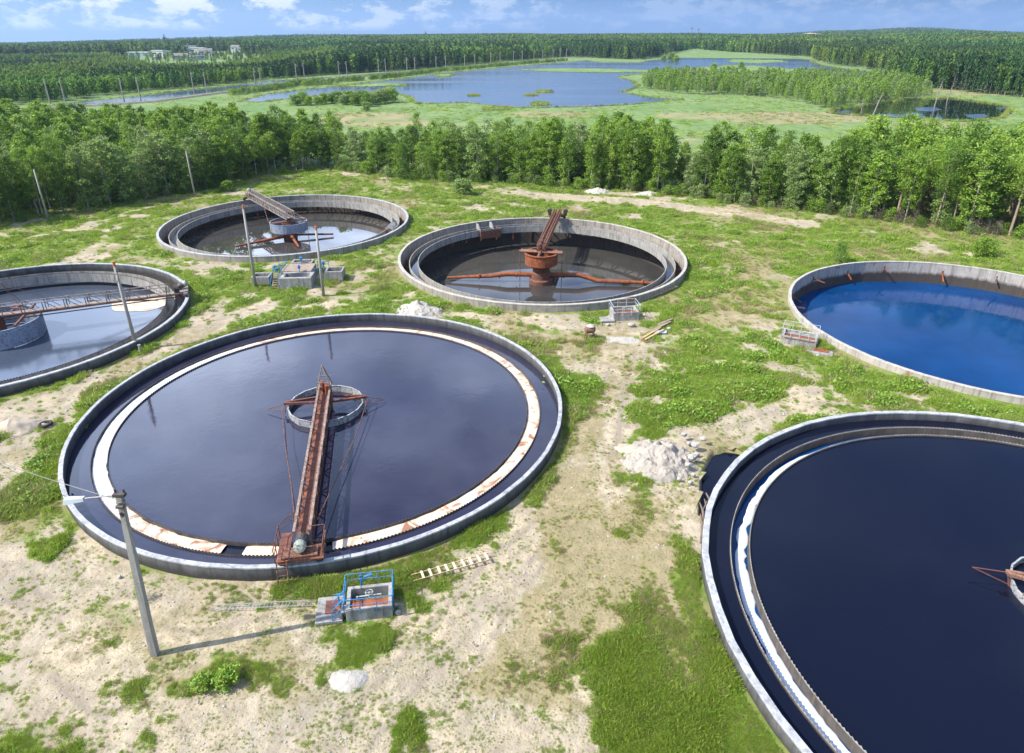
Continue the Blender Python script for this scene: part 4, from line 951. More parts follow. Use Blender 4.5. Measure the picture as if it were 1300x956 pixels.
# ------------------------------------------------------------------ heaps and stones
def heap(c, rx, ry, h, mat, label, seed, rough=.25, rz=0., n=130, pw=1.3):
    N = n; u = np.linspace(-1.25, 1.25, N); X, Y = np.meshgrid(u, u, indexing='ij'); r = np.hypot(X, Y)
    e = 1 + (fbm(X*9+seed, Y*9, 6, 3, seed) - .5)*.7
    base = np.clip(1 - (r/e)**pw, 0, 1)
    wx = X*rx; wy = Y*ry; nn = fbm(wx+50, wy+50, 1.1, 5, seed+3) - .5
    ridge = 1 - np.abs(fbm(wx+9, wy, 2.0, 3, seed+7)*2 - 1)
    Z = base*h*(.75 + .5*ridge) + (fbm(wx+30, wy+10, .42, 3, seed+9)-.5)*rough*.9*np.clip(base*4, 0, 1) + nn*rough*2*np.clip(base*4, 0, 1) - .12
    idx = np.arange(N*N).reshape(N, N); q = np.stack([idx[:-1, :-1], idx[1:, :-1], idx[1:, 1:], idx[:-1, 1:]], -1).reshape(-1, 4)
    keep = (base.ravel()[q] > .0).any(1)
    me = fastmesh('sand_heap', np.stack([wx, wy, Z], -1).reshape(-1, 3), q[keep], M[mat], smooth=True)
    o = bpy.data.objects.new('sand_heap', me); COL.objects.link(o); o.location = (c[0], c[1], float(hz(c[0], c[1]))+.0); o.rotation_euler = (0, 0, rz)
    return tag(o, label, 'sand heap')
heap((11.3, 43.6), 2.75, 2.75, 1.3, 'heap_rubble', 'large pale heap of sand and rubble beside the dug-out dark puddle', 3, .5, R_(-35))
heap((9.9, 45.0), 2.3, 1.2, .4, 'heap_beige', 'low tongue of clean beige sand at the left foot of the rubble heap', 8, .05, R_(-10))
heap(G(530, 396), 2.9, 2.0, 1.25, 'heap_white', 'white rubbly heap of sand between the front tank and the tank with the orange-rust drum', 5, .26)
heap(G(20, 545), 2.6, 1.6, .85, 'heap_beige', 'smooth rounded beige sand heap at the left edge of the photo', 6, .05, R_(15), pw=1.8)
heap(G(446, 862), 1.5, .9, .35, 'heap_white', 'low white sand heap at the bottom, left of the sand track', 11, .07)
heap(G(785, 431), 3.2, 1.7, .25, 'heap_white', 'flat spread of white sand beside the small rusty drum', 12, .05)
heap(G(386, 334), 1.4, .9, .5, 'heap_beige', 'small beige sand heap behind the valve station', 13, .05)
heap(G(758, 244), 3.0, 1.6, .9, 'heap_white', 'jagged white rubble heap in front of the wood, at the far pale sand strip', 14, .4)
heap(G(825, 247), 4.2, 1.5, .6, 'heap_white', 'long low white rubble bank at the wood edge, right of the jagged one', 15, .3)
def rock(r, seed, n=10):
    q = random.Random(seed); b = MB(); vs = []; m = 7
    rings = [(0, -.6), (.75, -.45), (1, 0), (.8, .42), (.35, .62)]
    for (rr, z) in rings:
        for k in range(m):
            a = 2*PI*k/m; s = .8 + .4*q.random(); vs.append((r*rr*s*math.cos(a), r*rr*s*math.sin(a)*.8, r*z*(.8+.3*q.random())))
    fs = [(i*m+k, i*m+(k+1) % m, (i+1)*m+(k+1) % m, (i+1)*m+k) for i in range(4) for k in range(m)] + [tuple(4*m+k for k in range(m))]
    b.add(vs, fs); return b
for i, (px, py, r) in enumerate([(882, 573, .36), (892, 565, .26), (878, 588, .4), (884, 580, .24), (873, 598, .28), (880, 606, .2), (868, 560, .28), (876, 616, .2), (874, 567, .22), (862, 612, .2)]):
    g = G(px, py); z = float(hz(*g)); o = rock(r, i+50).build('stone', M['stone'], loc=(g[0], g[1], z+r*.3+(.5 if r > .25 else .2))); tag(o, 'pale rounded stone on the rubble heap next to the dark puddle', 'stone', 'stones on the rubble heap by the dark puddle')
for i, (px, py, r) in enumerate([(152, 733, .14), (503, 769, .16), (505, 779, .2), (818, 401, .22), (849, 418, .25), (772, 413, .25), (802, 414, .4)]):
    g = G(px, py); o = rock(r, i+90).build('stone', M['stone'], loc=(g[0], g[1], r*.4))
    tag(o, ['single small grey stone on bare sand right of the lamp pole', 'small pale stone just right of the blue-railed box', 'pale stone at the shaded corner of the blue-railed box', 'small stone right of the box with pale blue rails', 'pale stone beside the plank pile', 'whitish stone left of the box with pale blue rails', 'larger stone at the foot of the box with pale blue rails'][i], 'stone')
# driftwood and clods on the puddle bank
for i, (p, q) in enumerate((((893, 668), (888, 640)), ((899, 672), (894, 636)), ((902, 650), (896, 628)), ((890, 690), (889, 655)))):
    A_, C_ = G(*p), G(*q); b = MB(); b.tube([(A_[0], A_[1], .0), ((A_[0]+C_[0])/2+.1, (A_[1]+C_[1])/2, .25), (C_[0], C_[1], .15)], [.11, .09, .04], 7); b.tube([((A_[0]+C_[0])/2, (A_[1]+C_[1])/2, .2), (C_[0]+.4, C_[1]-.3, .5)], .04, 5)
    tag(b.build('driftwood', M['twig']), 'broken brown branch on the bank of the dark puddle beside the concrete rim', 'branch', 'branches on the puddle bank')

# ------------------------------------------------------------------ foliage
def quads(P, S, r, flat=0.):
    n = len(P); N = r.normal(size=(n, 3)); N[:, 2] += flat; N /= np.linalg.norm(N, axis=1)[:, None]
    U = np.cross(N, r.normal(size=(n, 3))); U /= np.linalg.norm(U, axis=1)[:, None]; W = np.cross(N, U)
    S = np.asarray(S).reshape(-1, 1)*np.ones((n, 1))
    V = np.stack([P - U*S, P + W*S*.55, P + U*S, P - W*S*.55], 1).reshape(-1, 3)
    return V, np.arange(n*4).reshape(n, 4)
def crown_pts(kind, H, seed, nl):
    r = np.random.default_rng(seed); q = random.Random(seed)
    c0, rmax, K, lift = {'high_birch': (.36, .17, 34, .5), 'birch': (.13, .17, 38, .55), 'aspen': (.05, .22, 36, .45), 'dark': (.12, .19, 36, .4), 'pine': (.48, .13, 26, .15), 'spruce': (.12, .14, 44, -.15), 'bush': (.02, .45, 26, .5)}[kind]
    limbs = []; C = []; Wt = []
    for k in range(K):
        t = (k + q.random())/K; z = H*(c0 + (.97-c0)*t)
        prof = {'high_birch': (t+.2)**.45*(1-t)**.55*1.5, 'birch': (t+.12)**.45*(1-t)**.62*1.5, 'aspen': (t+.1)**.3*(1-t)**.5*1.3, 'dark': (t+.1)**.35*(1-t)**.6*1.45, 'pine': (t+.25)**.5*(1-t)**.5*1.6, 'spruce': (1-t)**.85*1.15, 'bush': (t+.25)**.3*(1-t)**.45*1.1}[kind]
        Lr = H*rmax*prof*(.7 + .55*q.random()); a = k*2.4 + q.random()*.9
        rise = Lr*lift*(.7+.7*q.random()); e = np.array([Lr*math.cos(a), Lr*math.sin(a), rise]); s = np.array([0, 0, z])
        limbs.append((s, s+e)); m = max(2, int(Lr/.5))
        for j in range(m):
            f = .35 + .7*(j+1)/m; C.append(s + e*f + r.normal(size=3)*.12*Lr); Wt.append(.5 + .5*f)
    C.append(np.array([0, 0, H*.97])); Wt.append(.6)
    C = np.array(C); Wt = np.array(Wt); Wt /= Wt.sum()
    pick = r.choice(len(C), nl, p=Wt); sg = H*{'high_birch': .025, 'birch': .025, 'aspen': .028, 'dark': .028, 'pine': .034, 'spruce': .022, 'bush': .09}[kind]
    P = C[pick] + r.normal(size=(nl, 3))*np.array([sg, sg, sg*.75])
    return P, limbs, r
def trunk_mb(kind, H, limbs, seed, thick=1., nlimb=12):
    q = random.Random(seed); b = MB(); r0 = H*.0105*thick; bx = q.uniform(-.02, .02)*H; by = q.uniform(-.02, .02)*H
    b.tube([(0, 0, -.4), (bx*.4, by*.4, H*.3), (bx*.5, by*.5, H*.6), (0, 0, H*.95)], [r0*1.2, r0*.9, r0*.6, r0*.12], 7, cap=False)
    for (s, e) in limbs[::max(1, len(limbs)//nlimb)]: b.tube([s - np.array([0, 0, .3]), (s+e)/2 + np.array([0, 0, -.1]), e*.97 + s*.03], [r0*.38, r0*.25, r0*.08], 4, cap=False)
    return b
VAR = {}
def make_variants(kind, H, n, nl, size, leaf, bark, thick=1.):
    out = []
    for i in range(n):
        sd = hash((kind, i)) % 1000 if False else (sum(map(ord, kind))*7 + i*31); h = H*(1 + .1*(i-1))
        P, limbs, r = crown_pts(kind, h, sd, nl)
        V, Fq = quads(P, size*(.7 + .6*r.random(nl)), r, .5)
        cm = fastmesh('crown', V, Fq, M[leaf]); tm = trunk_mb(kind, h, limbs, sd, thick).mesh('trunk', M[bark], True, False)
        out.append((tm, cm, h))
    VAR[kind] = out
make_variants('birch', 13, 4, 3600, .17, 'leaf_birch', 'bark_birch')
make_variants('high_birch', 13, 3, 3000, .18, 'leaf_birch', 'bark_birch')
make_variants('aspen', 10.5, 3, 3400, .17, 'leaf_aspen', 'bark_birch')
make_variants('dark', 11.5, 3, 3400, .17, 'leaf_dark', 'bark_dead')
make_variants('pine', 14, 3, 2800, .16, 'leaf_birch', 'bark_pine', 1.2)
make_variants('bush', 5, 3, 2200, .24, 'leaf_birch', 'bark_dead', 1.)
VAR['bush'][1][1].materials[0] = M['leaf_aspen']
def plant(name, kind, x, y, h, label, cat, group=None, rz=None, rnd=random):
    tm, cm, h0 = VAR[kind][rnd.randrange(len(VAR[kind]))]
    root = bpy.data.objects.new(name, None); COL.objects.link(root); root.location = (x, y, float(hz(x, y))); root.rotation_euler = (rnd.uniform(-.03, .03), rnd.uniform(-.03, .03), rnd.uniform(0, 6.28)); s = h/h0
    root.scale = (s*rnd.uniform(.78, 1.35), s*rnd.uniform(.78, 1.35), s); tag(root, label, cat, group)
    for nm, me in (('trunk', tm), ('crown', cm)):
        o = bpy.data.objects.new(nm, me); COL.objects.link(o); o.parent = root
    return root
FRONT = [(-140, 305), (-60, 296), (0, 287), (60, 276), (130, 262), (200, 251), (262, 241), (285, 233), (330, 223), (400, 215), (480, 221), (520, 229), (600, 231), (650, 232), (720, 239), (800, 243), (850, 247), (880, 249), (950, 261), (1000, 268), (1060, 272), (1120, 281), (1200, 292), (1300, 303), (1400, 312)]
BACK = [(-140, 190), (0, 187), (120, 185), (250, 192), (400, 204), (430, 210), (560, 217), (700, 215), (850, 222), (872, 238), (930, 236), (1100, 240), (1200, 243), (1400, 248)]
FG = [G(*p) for p in FRONT]; BELT = FG + [G(*p) for p in BACK][::-1]
bx = [p[0] for p in BELT]; by = [p[1] for p in BELT]
cand = []
stp = 3.15
yy = min(by)
while yy < max(by):
    xx = min(bx)
    while xx < max(bx):
        cand.append((xx + random.uniform(-.45, .45)*stp, yy + random.uniform(-.45, .45)*stp)); xx += stp
    yy += stp
cand = np.array(cand); cand = cand[inpoly(cand[:, 0], cand[:, 1], BELT)]
# a tighter row right along the front of the wood
edge = []
for a, c in zip(FG[:-1], FG[1:]):
    L_ = math.dist(a, c); n = int(L_/2.5)
    for i in range(n): t_ = (i+random.random())/n; edge.append((a[0]+(c[0]-a[0])*t_ + random.uniform(-.8, .8), a[1]+(c[1]-a[1])*t_ + random.uniform(.3, 2.6)))
edge = np.array(edge)
def dfront(P): return dist_poly(P[:, 0], P[:, 1], FG + FG[::-1])
allp = np.concatenate([edge, cand[dfront(cand) > 2.4]]); dF = dfront(allp)
for k, (cx_, cy_, rr) in TANKS.items():
    ok = np.hypot(allp[:, 0]-cx_, allp[:, 1]-cy_) > rr + 2.5; allp = allp[ok]; dF = dF[ok]
pxs, pys = topx(allp[:, 0], allp[:, 1]); ok = (pxs > -70) & (pxs < 1370); allp = allp[ok]; dF = dF[ok]; pxs = pxs[ok]
order = np.argsort(dF); KIND = []; HH = []
rt = random.Random(99)
for (x, y), px, d in zip(allp, pxs, dF):
    clump = float(fbm(np.array([x]), np.array([y]), 13, 2, 77)[0]); u = rt.random()
    if px > 1130: k = 'pine' if u < .66 else ('birch' if u < .8 else 'aspen')
    elif px > 1000: k = 'birch' if u < .4 else ('dark' if u < .6 else ('aspen' if u < .9 else 'pine'))
    elif px > 860: k = 'birch' if u < .45 else ('aspen' if u < .75 else 'dark')
    elif px > 430: k = ('aspen' if clump > .5 else 'birch') if u < .7 else ('dark' if u < .82 else 'birch')
    else: k = ('aspen' if clump > .58 else 'birch') if u < .8 else 'dark'
    if px < 430 and d < 5 and k == 'birch' and rt.random() < .75: k = 'high_birch'
    h = {'high_birch': 12.3, 'birch': 12.3, 'aspen': 10.6, 'dark': 10.8, 'pine': 13.5}[k]*rt.uniform(.68, 1.16)
    if 862 < px < 880: h *= .72
    if 300 < px < 560 and d < 3: h *= .82
    if px < 300: h *= .97
    KIND.append(k); HH.append(h)
NM = {'high_birch': 'birch_tree', 'birch': 'birch_tree', 'aspen': 'aspen_tree', 'dark': 'alder_tree', 'pine': 'pine_tree'}
DS = {'high_birch': 'pale-trunked high birch', 'birch': 'slender bright birch', 'aspen': 'bushy grey-green tree', 'dark': 'broad dark green tree', 'pine': 'bare-trunked tall tree'}
ZN = [(250, 'far left wood behind the left edge tank'), (520, 'wood behind the tank with the blue-grey ring'), (700, 'wood behind the gap between the half-empty tanks'), (870, 'wood behind the tank with the rust drum'), (1060, 'wood behind the pale strip of sand'), (1400, 'wood behind the blue water basin')]
NIND = 300
for j in order[:NIND]:
    k = KIND[j]; z_ = next(s for lim, s in ZN if pxs[j] < lim)
    pos = 'first row' if dF[j] < 3 else 'rear rows'
    plant(NM[k], k, allp[j][0], allp[j][1], HH[j], '%s, %s, %s' % (DS[k], pos, z_), 'tree', 'trees ' + z_ + (' (front)' if dF[j] < 3 else ' (rear)'), rnd=rt)

# ---- instanced stuff
PROTO = bpy.data.collections.new('plant_sources')
def proto(name, me):
    o = bpy.data.objects.new(name, me); c = bpy.data.collections.new(name); c.objects.link(o); return o
def scatter(name, P, scale, rot, idx, meshes, label, cat, sz=None):
    col = bpy.data.collections.new(name + '_sources')
    for i, me in enumerate(meshes):
        o = bpy.data.objects.new('%s_source_%s' % (name, 'abcdefghijkl'[i]), me); col.objects.link(o)
    me = bpy.data.meshes.new(name); me.vertices.add(len(P)); me.vertices.foreach_set('co', np.asarray(P, np.float32).ravel())
    for nm, arr, ty in (('scl', scale, 'FLOAT'), ('rot', rot, 'FLOAT'), ('sz', scale if sz is None else sz, 'FLOAT')):
        a = me.attributes.new(nm, ty, 'POINT'); a.data.foreach_set('value', np.asarray(arr, np.float32))
    a = me.attributes.new('idx', 'INT', 'POINT'); a.data.foreach_set('value', np.asarray(idx, np.int32))
    ob = bpy.data.objects.new(name, me); COL.objects.link(ob)
    ng = bpy.data.node_groups.new(name + '_nodes', 'GeometryNodeTree')
    ng.interface.new_socket('Geometry', in_out='INPUT', socket_type='NodeSocketGeometry'); ng.interface.new_socket('Geometry', in_out='OUTPUT', socket_type='NodeSocketGeometry')
    N = ng.nodes; L = ng.links; gi = N.new('NodeGroupInput'); go = N.new('NodeGroupOutput')
    ci = N.new('GeometryNodeCollectionInfo'); ci.inputs[0].default_value = col; ci.inputs[1].default_value = True; ci.inputs[2].default_value = True
    ip = N.new('GeometryNodeInstanceOnPoints'); ip.inputs['Pick Instance'].default_value = True
    def at(nm, ty):
        n = N.new('GeometryNodeInputNamedAttribute'); n.data_type = ty; n.inputs[0].default_value = nm; return n.outputs[0]
    cr = N.new('ShaderNodeCombineXYZ'); L.new(at('rot', 'FLOAT'), cr.inputs[2]); cs = N.new('ShaderNodeCombineXYZ'); s_ = at('scl', 'FLOAT'); L.new(s_, cs.inputs[0]); L.new(s_, cs.inputs[1]); L.new(at('sz', 'FLOAT'), cs.inputs[2])
    L.new(gi.outputs[0], ip.inputs['Points']); L.new(ci.outputs[0], ip.inputs['Instance']); L.new(at('idx', 'INT'), ip.inputs['Instance Index'])
    e2r = N.new('FunctionNodeEulerToRotation'); L.new(cr.outputs[0], e2r.inputs[0]); L.new(e2r.outputs[0], ip.inputs['Rotation']); L.new(cs.outputs[0], ip.inputs['Scale'])
    L.new(ip.outputs[0], go.inputs[0])
    md = ob.modifiers.new('scatter', 'NODES'); md.node_group = ng
    return tag(ob, label, cat, kind='stuff')
def treemesh(kind, H, seed, nl, size, leaf, bark, flat=.5):
    P, limbs, r = crown_pts(kind, H, seed, nl); V, Fq = quads(P, size*(.7 + .6*r.random(nl)), r, flat)
    tb = trunk_mb(kind, H, limbs, seed, 1.1, 5)
    fq = [f for f in tb.f if len(f) == 4]; TV = np.array([tuple(v) for v in tb.v], float); TF = np.array(fq)
    V2 = np.concatenate([V, TV]); F2 = np.concatenate([Fq, TF + len(V)])
    return fastmesh('tree_source', V2, F2, [M[leaf], M[bark]], np.concatenate([np.zeros(len(Fq)), np.ones(len(TF))]))
near_m = [treemesh('birch', 12, 201, 2000, .22, 'leaf_birch', 'bark_birch'), treemesh('birch', 12, 202, 2000, .22, 'leaf_birch', 'bark_birch'), treemesh('aspen', 12, 203, 2000, .22, 'leaf_aspen', 'bark_birch'), treemesh('dark', 12, 204, 2000, .22, 'leaf_dark', 'bark_dead'), treemesh('pine', 12, 205, 1700, .2, 'leaf_birch', 'bark_pine')]
rest = order[NIND:]
P = np.array([(allp[j][0], allp[j][1], 0) for j in rest]); P[:, 2] = hz(P[:, 0], P[:, 1])
ix = [{'high_birch': 0, 'birch': rt.choice((0, 1)), 'aspen': 2, 'dark': 3, 'pine': 4}[KIND[j]] for j in rest]
scatter('rear_wood', P, np.array([HH[j] for j in rest])/12., rng.random(len(P))*6.28, ix, near_m, 'dense green wood behind the front rows of trees', 'wood')

# bushes along the wood edge and brown brush
def bushmesh(H, seed, nl, size, leaf, kind='bush'):
    return treemesh(kind, H, seed, nl, size, leaf, 'bark_dead', .3)
bush_m = [bushmesh(2, 301, 700, .09, 'leaf_birch'), bushmesh(2, 302, 700, .09, 'leaf_aspen'), bushmesh(2, 303, 700, .09, 'leaf_dark'), bushmesh(2, 304, 260, .06, 'twig')]
pts = []
for a, c in zip(FG[:-1], FG[1:]):
    L_ = math.dist(a, c); n = int(L_*2.6)
    for i in range(n): t_ = random.random(); pts.append((a[0]+(c[0]-a[0])*t_ + random.gauss(0, .9), a[1]+(c[1]-a[1])*t_ + random.uniform(-1.3, 2.4)))
P = np.array(pts); P = P[[min(math.hypot(p[0]-c[0], p[1]-c[1])-c[2] for c in TANKS.values()) > 2 for p in P]]
px_, _ = topx(P[:, 0], P[:, 1]); u = rng.random(len(P)); ix = np.where(u < .45, 0, np.where(u < .75, 1, 2)); P = P[(px_ > 430) | (rng.random(len(P)) < .45)]; px_, _ = topx(P[:, 0], P[:, 1]); u = rng.random(len(P)); ix = np.where(u < .45, 0, np.where(u < .75, 1, 2)); ix = np.where((px_ > 890) & (rng.random(len(P)) < .38), 3, ix)
P3 = np.column_stack([P, hz(P[:, 0], P[:, 1]) - .05]); sc_ = rng.uniform(.3, 1.25, len(P))**1.2*np.where(px_ < 430, .7, 1)
scatter('undergrowth', P3, sc_, u*6.28*5, ix, bush_m, 'low bushes and brown brush at the foot of the wood', 'undergrowth')
# single bushes
def bush(px, py, h, w, mat, label, seed, nl=1500, size=.1, name='bush', kind='bush'):
    g = G(px, py); P, limbs, r = crown_pts(kind, h, seed, nl); V, Fq = quads(P, size*(.7+.6*r.random(nl)), r, .4)
    root = thing(name, label, 'bush', (g[0], g[1], float(hz(*g)))); root.scale = (w, w, 1)
    o = bpy.data.objects.new('foliage', fastmesh('foliage', V, Fq, M[mat])); COL.objects.link(o); o.parent = root
    o = trunk_mb(kind, h, limbs, seed, 1.5, 8).build('stems', M['bark_dead'], root, fix=False); return root
bush(588, 247, 2.9, 1.5, 'leaf_aspen', 'wide grey-green bush in the grass before the wood, between the two half-empty tanks', 401, 3200, .13)
bush(506, 226, 2.2, 1.2, 'leaf_birch', 'smaller bright bush at the wood edge left of the wide grey-green one', 402, 1400, .12)
bush(1064, 335, 2.9, .75, 'leaf_dark', 'small dark green bush growing at the rim of the blue water basin', 403, 1500, .09)
bush(1246, 326, 2.6, 1.3, 'leaf_birch', 'round green bush in the grass behind the blue water basin', 404, 2400, .11)
bush(287, 866, .8, 1.6, 'leaf_birch', 'leafy low bush at the bottom edge right of the lamp pole', 405, 2200, .05)
bush(258, 872, .8, 1.5, 'leaf_birch', 'smaller leafy plant just left of the leafy low bush at the bottom edge', 406, 900, .045)
bush(290, 243, 2.0, 1.3, 'leaf_birch', 'yellow-green bush on the track beside the pole at the wood edge', 407, 1400, .12)
bush(178, 760, 1.0, .7, 'leaf_birch', 'thin upright green plant in the sand just left of the lamp pole', 409, 500, .05)
for i, (px, py, h) in enumerate([(376, 134, 4.5), (385, 133, 5.5), (392, 134, 4), (404, 133, 3.5), (412, 132, 4.5), (421, 131, 4), (430, 131, 5), (437, 133, 4), (445, 132, 5.5), (452, 134, 5), (460, 133, 6), (467, 135, 5.5), (474, 133, 5), (480, 132, 5.5), (488, 131, 6), (495, 130, 6.5), (465, 141, 3.5), (500, 127, 4), (448, 128, 4), (428, 126, 3), (852, 78, 9), (858, 79, 7), (842, 77.5, 6), (905, 90, 6), (940, 88, 6), (956, 121, 7), (871, 92, 5), (838, 97, 5)]):
    g = G(px, py); plant('young_tree', 'bush', g[0], g[1], h*.95, 'young green tree in the thicket on the near lake shore, left of centre' if i < 20 else ['', 'small tree on the spit at the narrow part of the lake', 'lone young tree by the lake shore wood'][1 if i < 23 else 2], 'tree', 'young trees on the near lake shore' if i < 20 else ('trees on the lake spit' if i < 23 else 'young trees at the shore wood'), rnd=rt)
for i, (bp, tp, r) in enumerate([((1108, 146), (1121, 117), .35), ((1093, 145), (1097, 123), .25), ((1186, 136), (1198, 98), .3), ((1161, 112), (1163, 97), .3), ((1202, 128), (1211, 105), .3)]):
    g = G(*bp); hh = 30 - 30*0; 
    for k in range(1, 300):
        z_ = k*.1
        if topx(g[0], g[1], z_)[1] <= tp[1]: break
    xo = (tp[0] - topx(g[0], g[1], z_)[0])*g[1]/FPX
    b = MB(); b.tube([(0, 0, -1), (xo*.5, 0, z_*.5), (xo, 0, z_)], [r, r*.7, r*.2], 7)
    for q in range(5): f = .5+.1*q; b.tube([(xo*f, 0, z_*f), (xo*f + random.uniform(-1, 1), random.uniform(-1, 1), z_*f + .6)], [r*.25, .04], 4)
    o = b.build('dead_tree', M['bark_dead'], loc=(g[0], g[1], 0)); tag(o, ['bare grey trunk leaning far right over the marsh pond', 'thin upright bare trunk left of the leaning one at the marsh pond', 'tall thin bare trunk rising from the middle of the marsh pond', 'bare trunk at the edge of the tall dark wood, above the marsh pond', 'thin bare trunk right of the tallest one in the marsh pond'][i], 'dead tree')

# far woods
far_m = [treemesh('birch', 10, 501, 260, .55, 'leaf_far', 'bark_birch'), treemesh('dark', 10, 502, 260, .55, 'leaf_far', 'bark_dead'), treemesh('birch', 10, 503, 240, .55, 'leaf_far', 'bark_birch'), treemesh('spruce', 12, 504, 300, .5, 'leaf_conifer', 'bark_dead'), treemesh('pine', 11, 505, 220, .55, 'leaf_conifer', 'bark_dead')]
def clumpmesh(seed, n, rad, mix, nl, size, H):
    q = np.random.default_rng(seed); VV = []; FF = []; MI = []; o = 0
    for i in range(n):
        a = q.random()*6.28; rr = rad*math.sqrt(q.random()); con = q.random() < mix
        P, limbs, r = crown_pts('spruce' if con else 'dark', H*q.uniform(.75, 1.15), seed*50+i, nl); V, F_ = quads(P, size*(.7+.6*r.random(nl)), r, .5)
        V = V + np.array([rr*math.cos(a), rr*math.sin(a), 0]); VV.append(V); FF.append(F_ + o); o += len(V); MI.append(np.full(len(F_), 1 if con else 0))
    return fastmesh('clump_source', np.concatenate(VV), np.concatenate(FF), [M['leaf_far'], M['leaf_conifer']], np.concatenate(MI))
clump_m = [clumpmesh(61, 12, 11, .3, 90, 1.0, 14), clumpmesh(62, 12, 11, .8, 90, 1.0, 15), clumpmesh(63, 12, 11, .5, 90, 1.0, 14)]
REG = [(-200, 140), (0, 135.5), (57, 130), (95, 127), (152, 119), (203, 114), (290, 106), (355, 99), (440, 93), (480, 91), (517, 89), (566, 85.5), (620, 79.5), (652, 77), (720, 72), (745, 73.5), (812, 76), (836, 72), (866, 66.5), (873, 65), (928, 67.8), (1029, 73), (1040, 80.5), (1097, 88), (1124, 89), (1126, 104), (1165, 111), (1215, 116), (1266, 121.5), (1300, 125), (1500, 138), (1500, 40.5), (-200, 40.5)]
ISLE = [(815, 107), (868, 93), (880, 88), (905, 87), (940, 86.5), (1000, 92), (1060, 97), (1120, 104), (1160, 113), (1190, 121), (1160, 126), (1110, 142), (1060, 142), (1020, 132), (990, 126), (940, 121), (868, 120), (818, 114)]
def town_gap(px, py):
    return ((((px-245)/105)**2 + ((py-73)/8.5)**2) < 1) & (np.sin(px*12.9898+py*78.233)*43758.5 % 1 < .9)
def cand_polar(r0, r1, dens, seed):
    q = np.random.default_rng(seed); half = R_(47); A_ = half*(r1*r1-r0*r0); n = int(A_*dens); r = np.sqrt(r0*r0 + (r1*r1-r0*r0)*q.random(n)); a = (q.random(n)*2-1)*half
    return r*np.sin(a), r*np.cos(a)
def farset(r0, r1, dens, seed):
    X, Y = cand_polar(r0, r1, dens, seed); px, py = topx(X, Y)
    m = inpoly(px, py, REG) & ~inpoly(px, py, LAKE) & ~inpoly(px, py, STRIP) & ~town_gap(px, py); return X[m], Y[m], px[m], py[m]
sets = []
for (r0, r1, dens, sd) in ((280, 620, 1/11., 1), (620, 1150, 1/24., 2)):
    sets.append(farset(r0, r1, dens, sd))
X = np.concatenate([s[0] for s in sets]); Y = np.concatenate([s[1] for s in sets]); px = np.concatenate([s[2] for s in sets]); py = np.concatenate([s[3] for s in sets])
leftish = sstep(480, 330, px)
H = (13.5*(1-leftish) + 7.5*leftish)*rng.uniform(.75, 1.15, len(X))
tf = np.clip(1.15 - ((px-245)/120)**2 - ((py-86)/11)**2, 0, 1); H = H*(1-tf) + 3.8*tf*rng.uniform(.8, 1.2, len(X))
con = np.clip(sstep(.45, .6, fbm(X, Y, 120, 3, 91))*.6 + (px > 430)*.25 + (px > 860)*.15, 0, .85)
u = rng.random(len(X)); ix = np.where(u < con, np.where(rng.random(len(X)) < .75, 3, 4), rng.integers(0, 3, len(X)))
wid = H/10.*rng.uniform(.8, 1.1, len(X))*np.where(px > 850, .72, 1.0)
scatter('lakeside_forest', np.column_stack([X, Y, hz(X, Y)]), wid, rng.random(len(X))*6.28, ix, far_m, 'mixed green forest beyond the lake and the railway', 'forest', sz=H/10.)
n1 = len(X)
marsh_m = [treemesh('birch', 10, 511+i, 420, .34, ('leaf_birch', 'leaf_aspen', 'leaf_birch')[i], 'bark_birch') for i in range(3)]
X, Y = cand_polar(300, 520, 1/15., 7); px, py = topx(X, Y); m = inpoly(px, py, ISLE) & ~inpoly(px, py, POND2) & ~inpoly(px, py, LAKE); X = X[m]; Y = Y[m]; px = px[m]
H = rng.uniform(4, 8.5, len(X)); scatter('marsh_wood', np.column_stack([X, Y, hz(X, Y)]), H/10.*1.1, rng.random(len(X))*6.28, rng.integers(0, 3, len(X)), marsh_m, 'light green young birch wood between the lake and the marsh pond', 'wood')
sets = [farset(1150, 2600, 1/190., 3), farset(2600, 7000, 1/900., 4)]
X = np.concatenate([s[0] for s in sets]); Y = np.concatenate([s[1] for s in sets]); px = np.concatenate([s[2] for s in sets]); d = np.hypot(X, Y)
w = np.where(d > 2600, 1.7, 1.0)
scatter('distant_forest', np.column_stack([X, Y, hz(X, Y) - .5]), w, rng.random(len(X))*6.28, np.where((d > 2300) | (px < 330), np.where(rng.random(len(X)) < .8, 1, 2), rng.integers(0, 3, len(X))), clump_m, 'dark forest reaching to the horizon', 'forest', sz=np.where(d > 2600, 1.15, 1.0)*rng.uniform(.85, 1.1, len(X)))
print('far', n1, len(X))
# shoreline shrubs on the railway bank and reeds
pts = []
def along(poly, n, jit, s):
    q = random.Random(s); g = [G(*p) for p in poly]; out = []
    Ls = [math.dist(a, c) for a, c in zip(g[:-1], g[1:])]
    for _ in range(n):
        i = q.choices(range(len(Ls)), Ls)[0]; t_ = q.random(); a, c = g[i], g[i+1]; out.append((a[0]+(c[0]-a[0])*t_+q.gauss(0, jit), a[1]+(c[1]-a[1])*t_+q.gauss(0, jit)))
    return out
pts += along([(292, 121), (335, 115.5), (382, 107.5), (430, 104), (470, 101), (500, 98), (525, 95), (557, 91), (620, 85.5), (660, 81.5), (720, 77.2)], 900, 2.5, 5)
pts += along([(372, 110), (420, 106.5)], 60, 4, 8)
P = np.array(pts); scatter('shore_bushes', np.column_stack([P, np.zeros(len(P))]), rng.uniform(.7, 1.6, len(P)), rng.random(len(P))*6.28, rng.integers(0, 3, len(P)), bush_m[:3], 'low green bushes along the railway bank above the lake', 'bushes')
rd = MB(); q = random.Random(4)
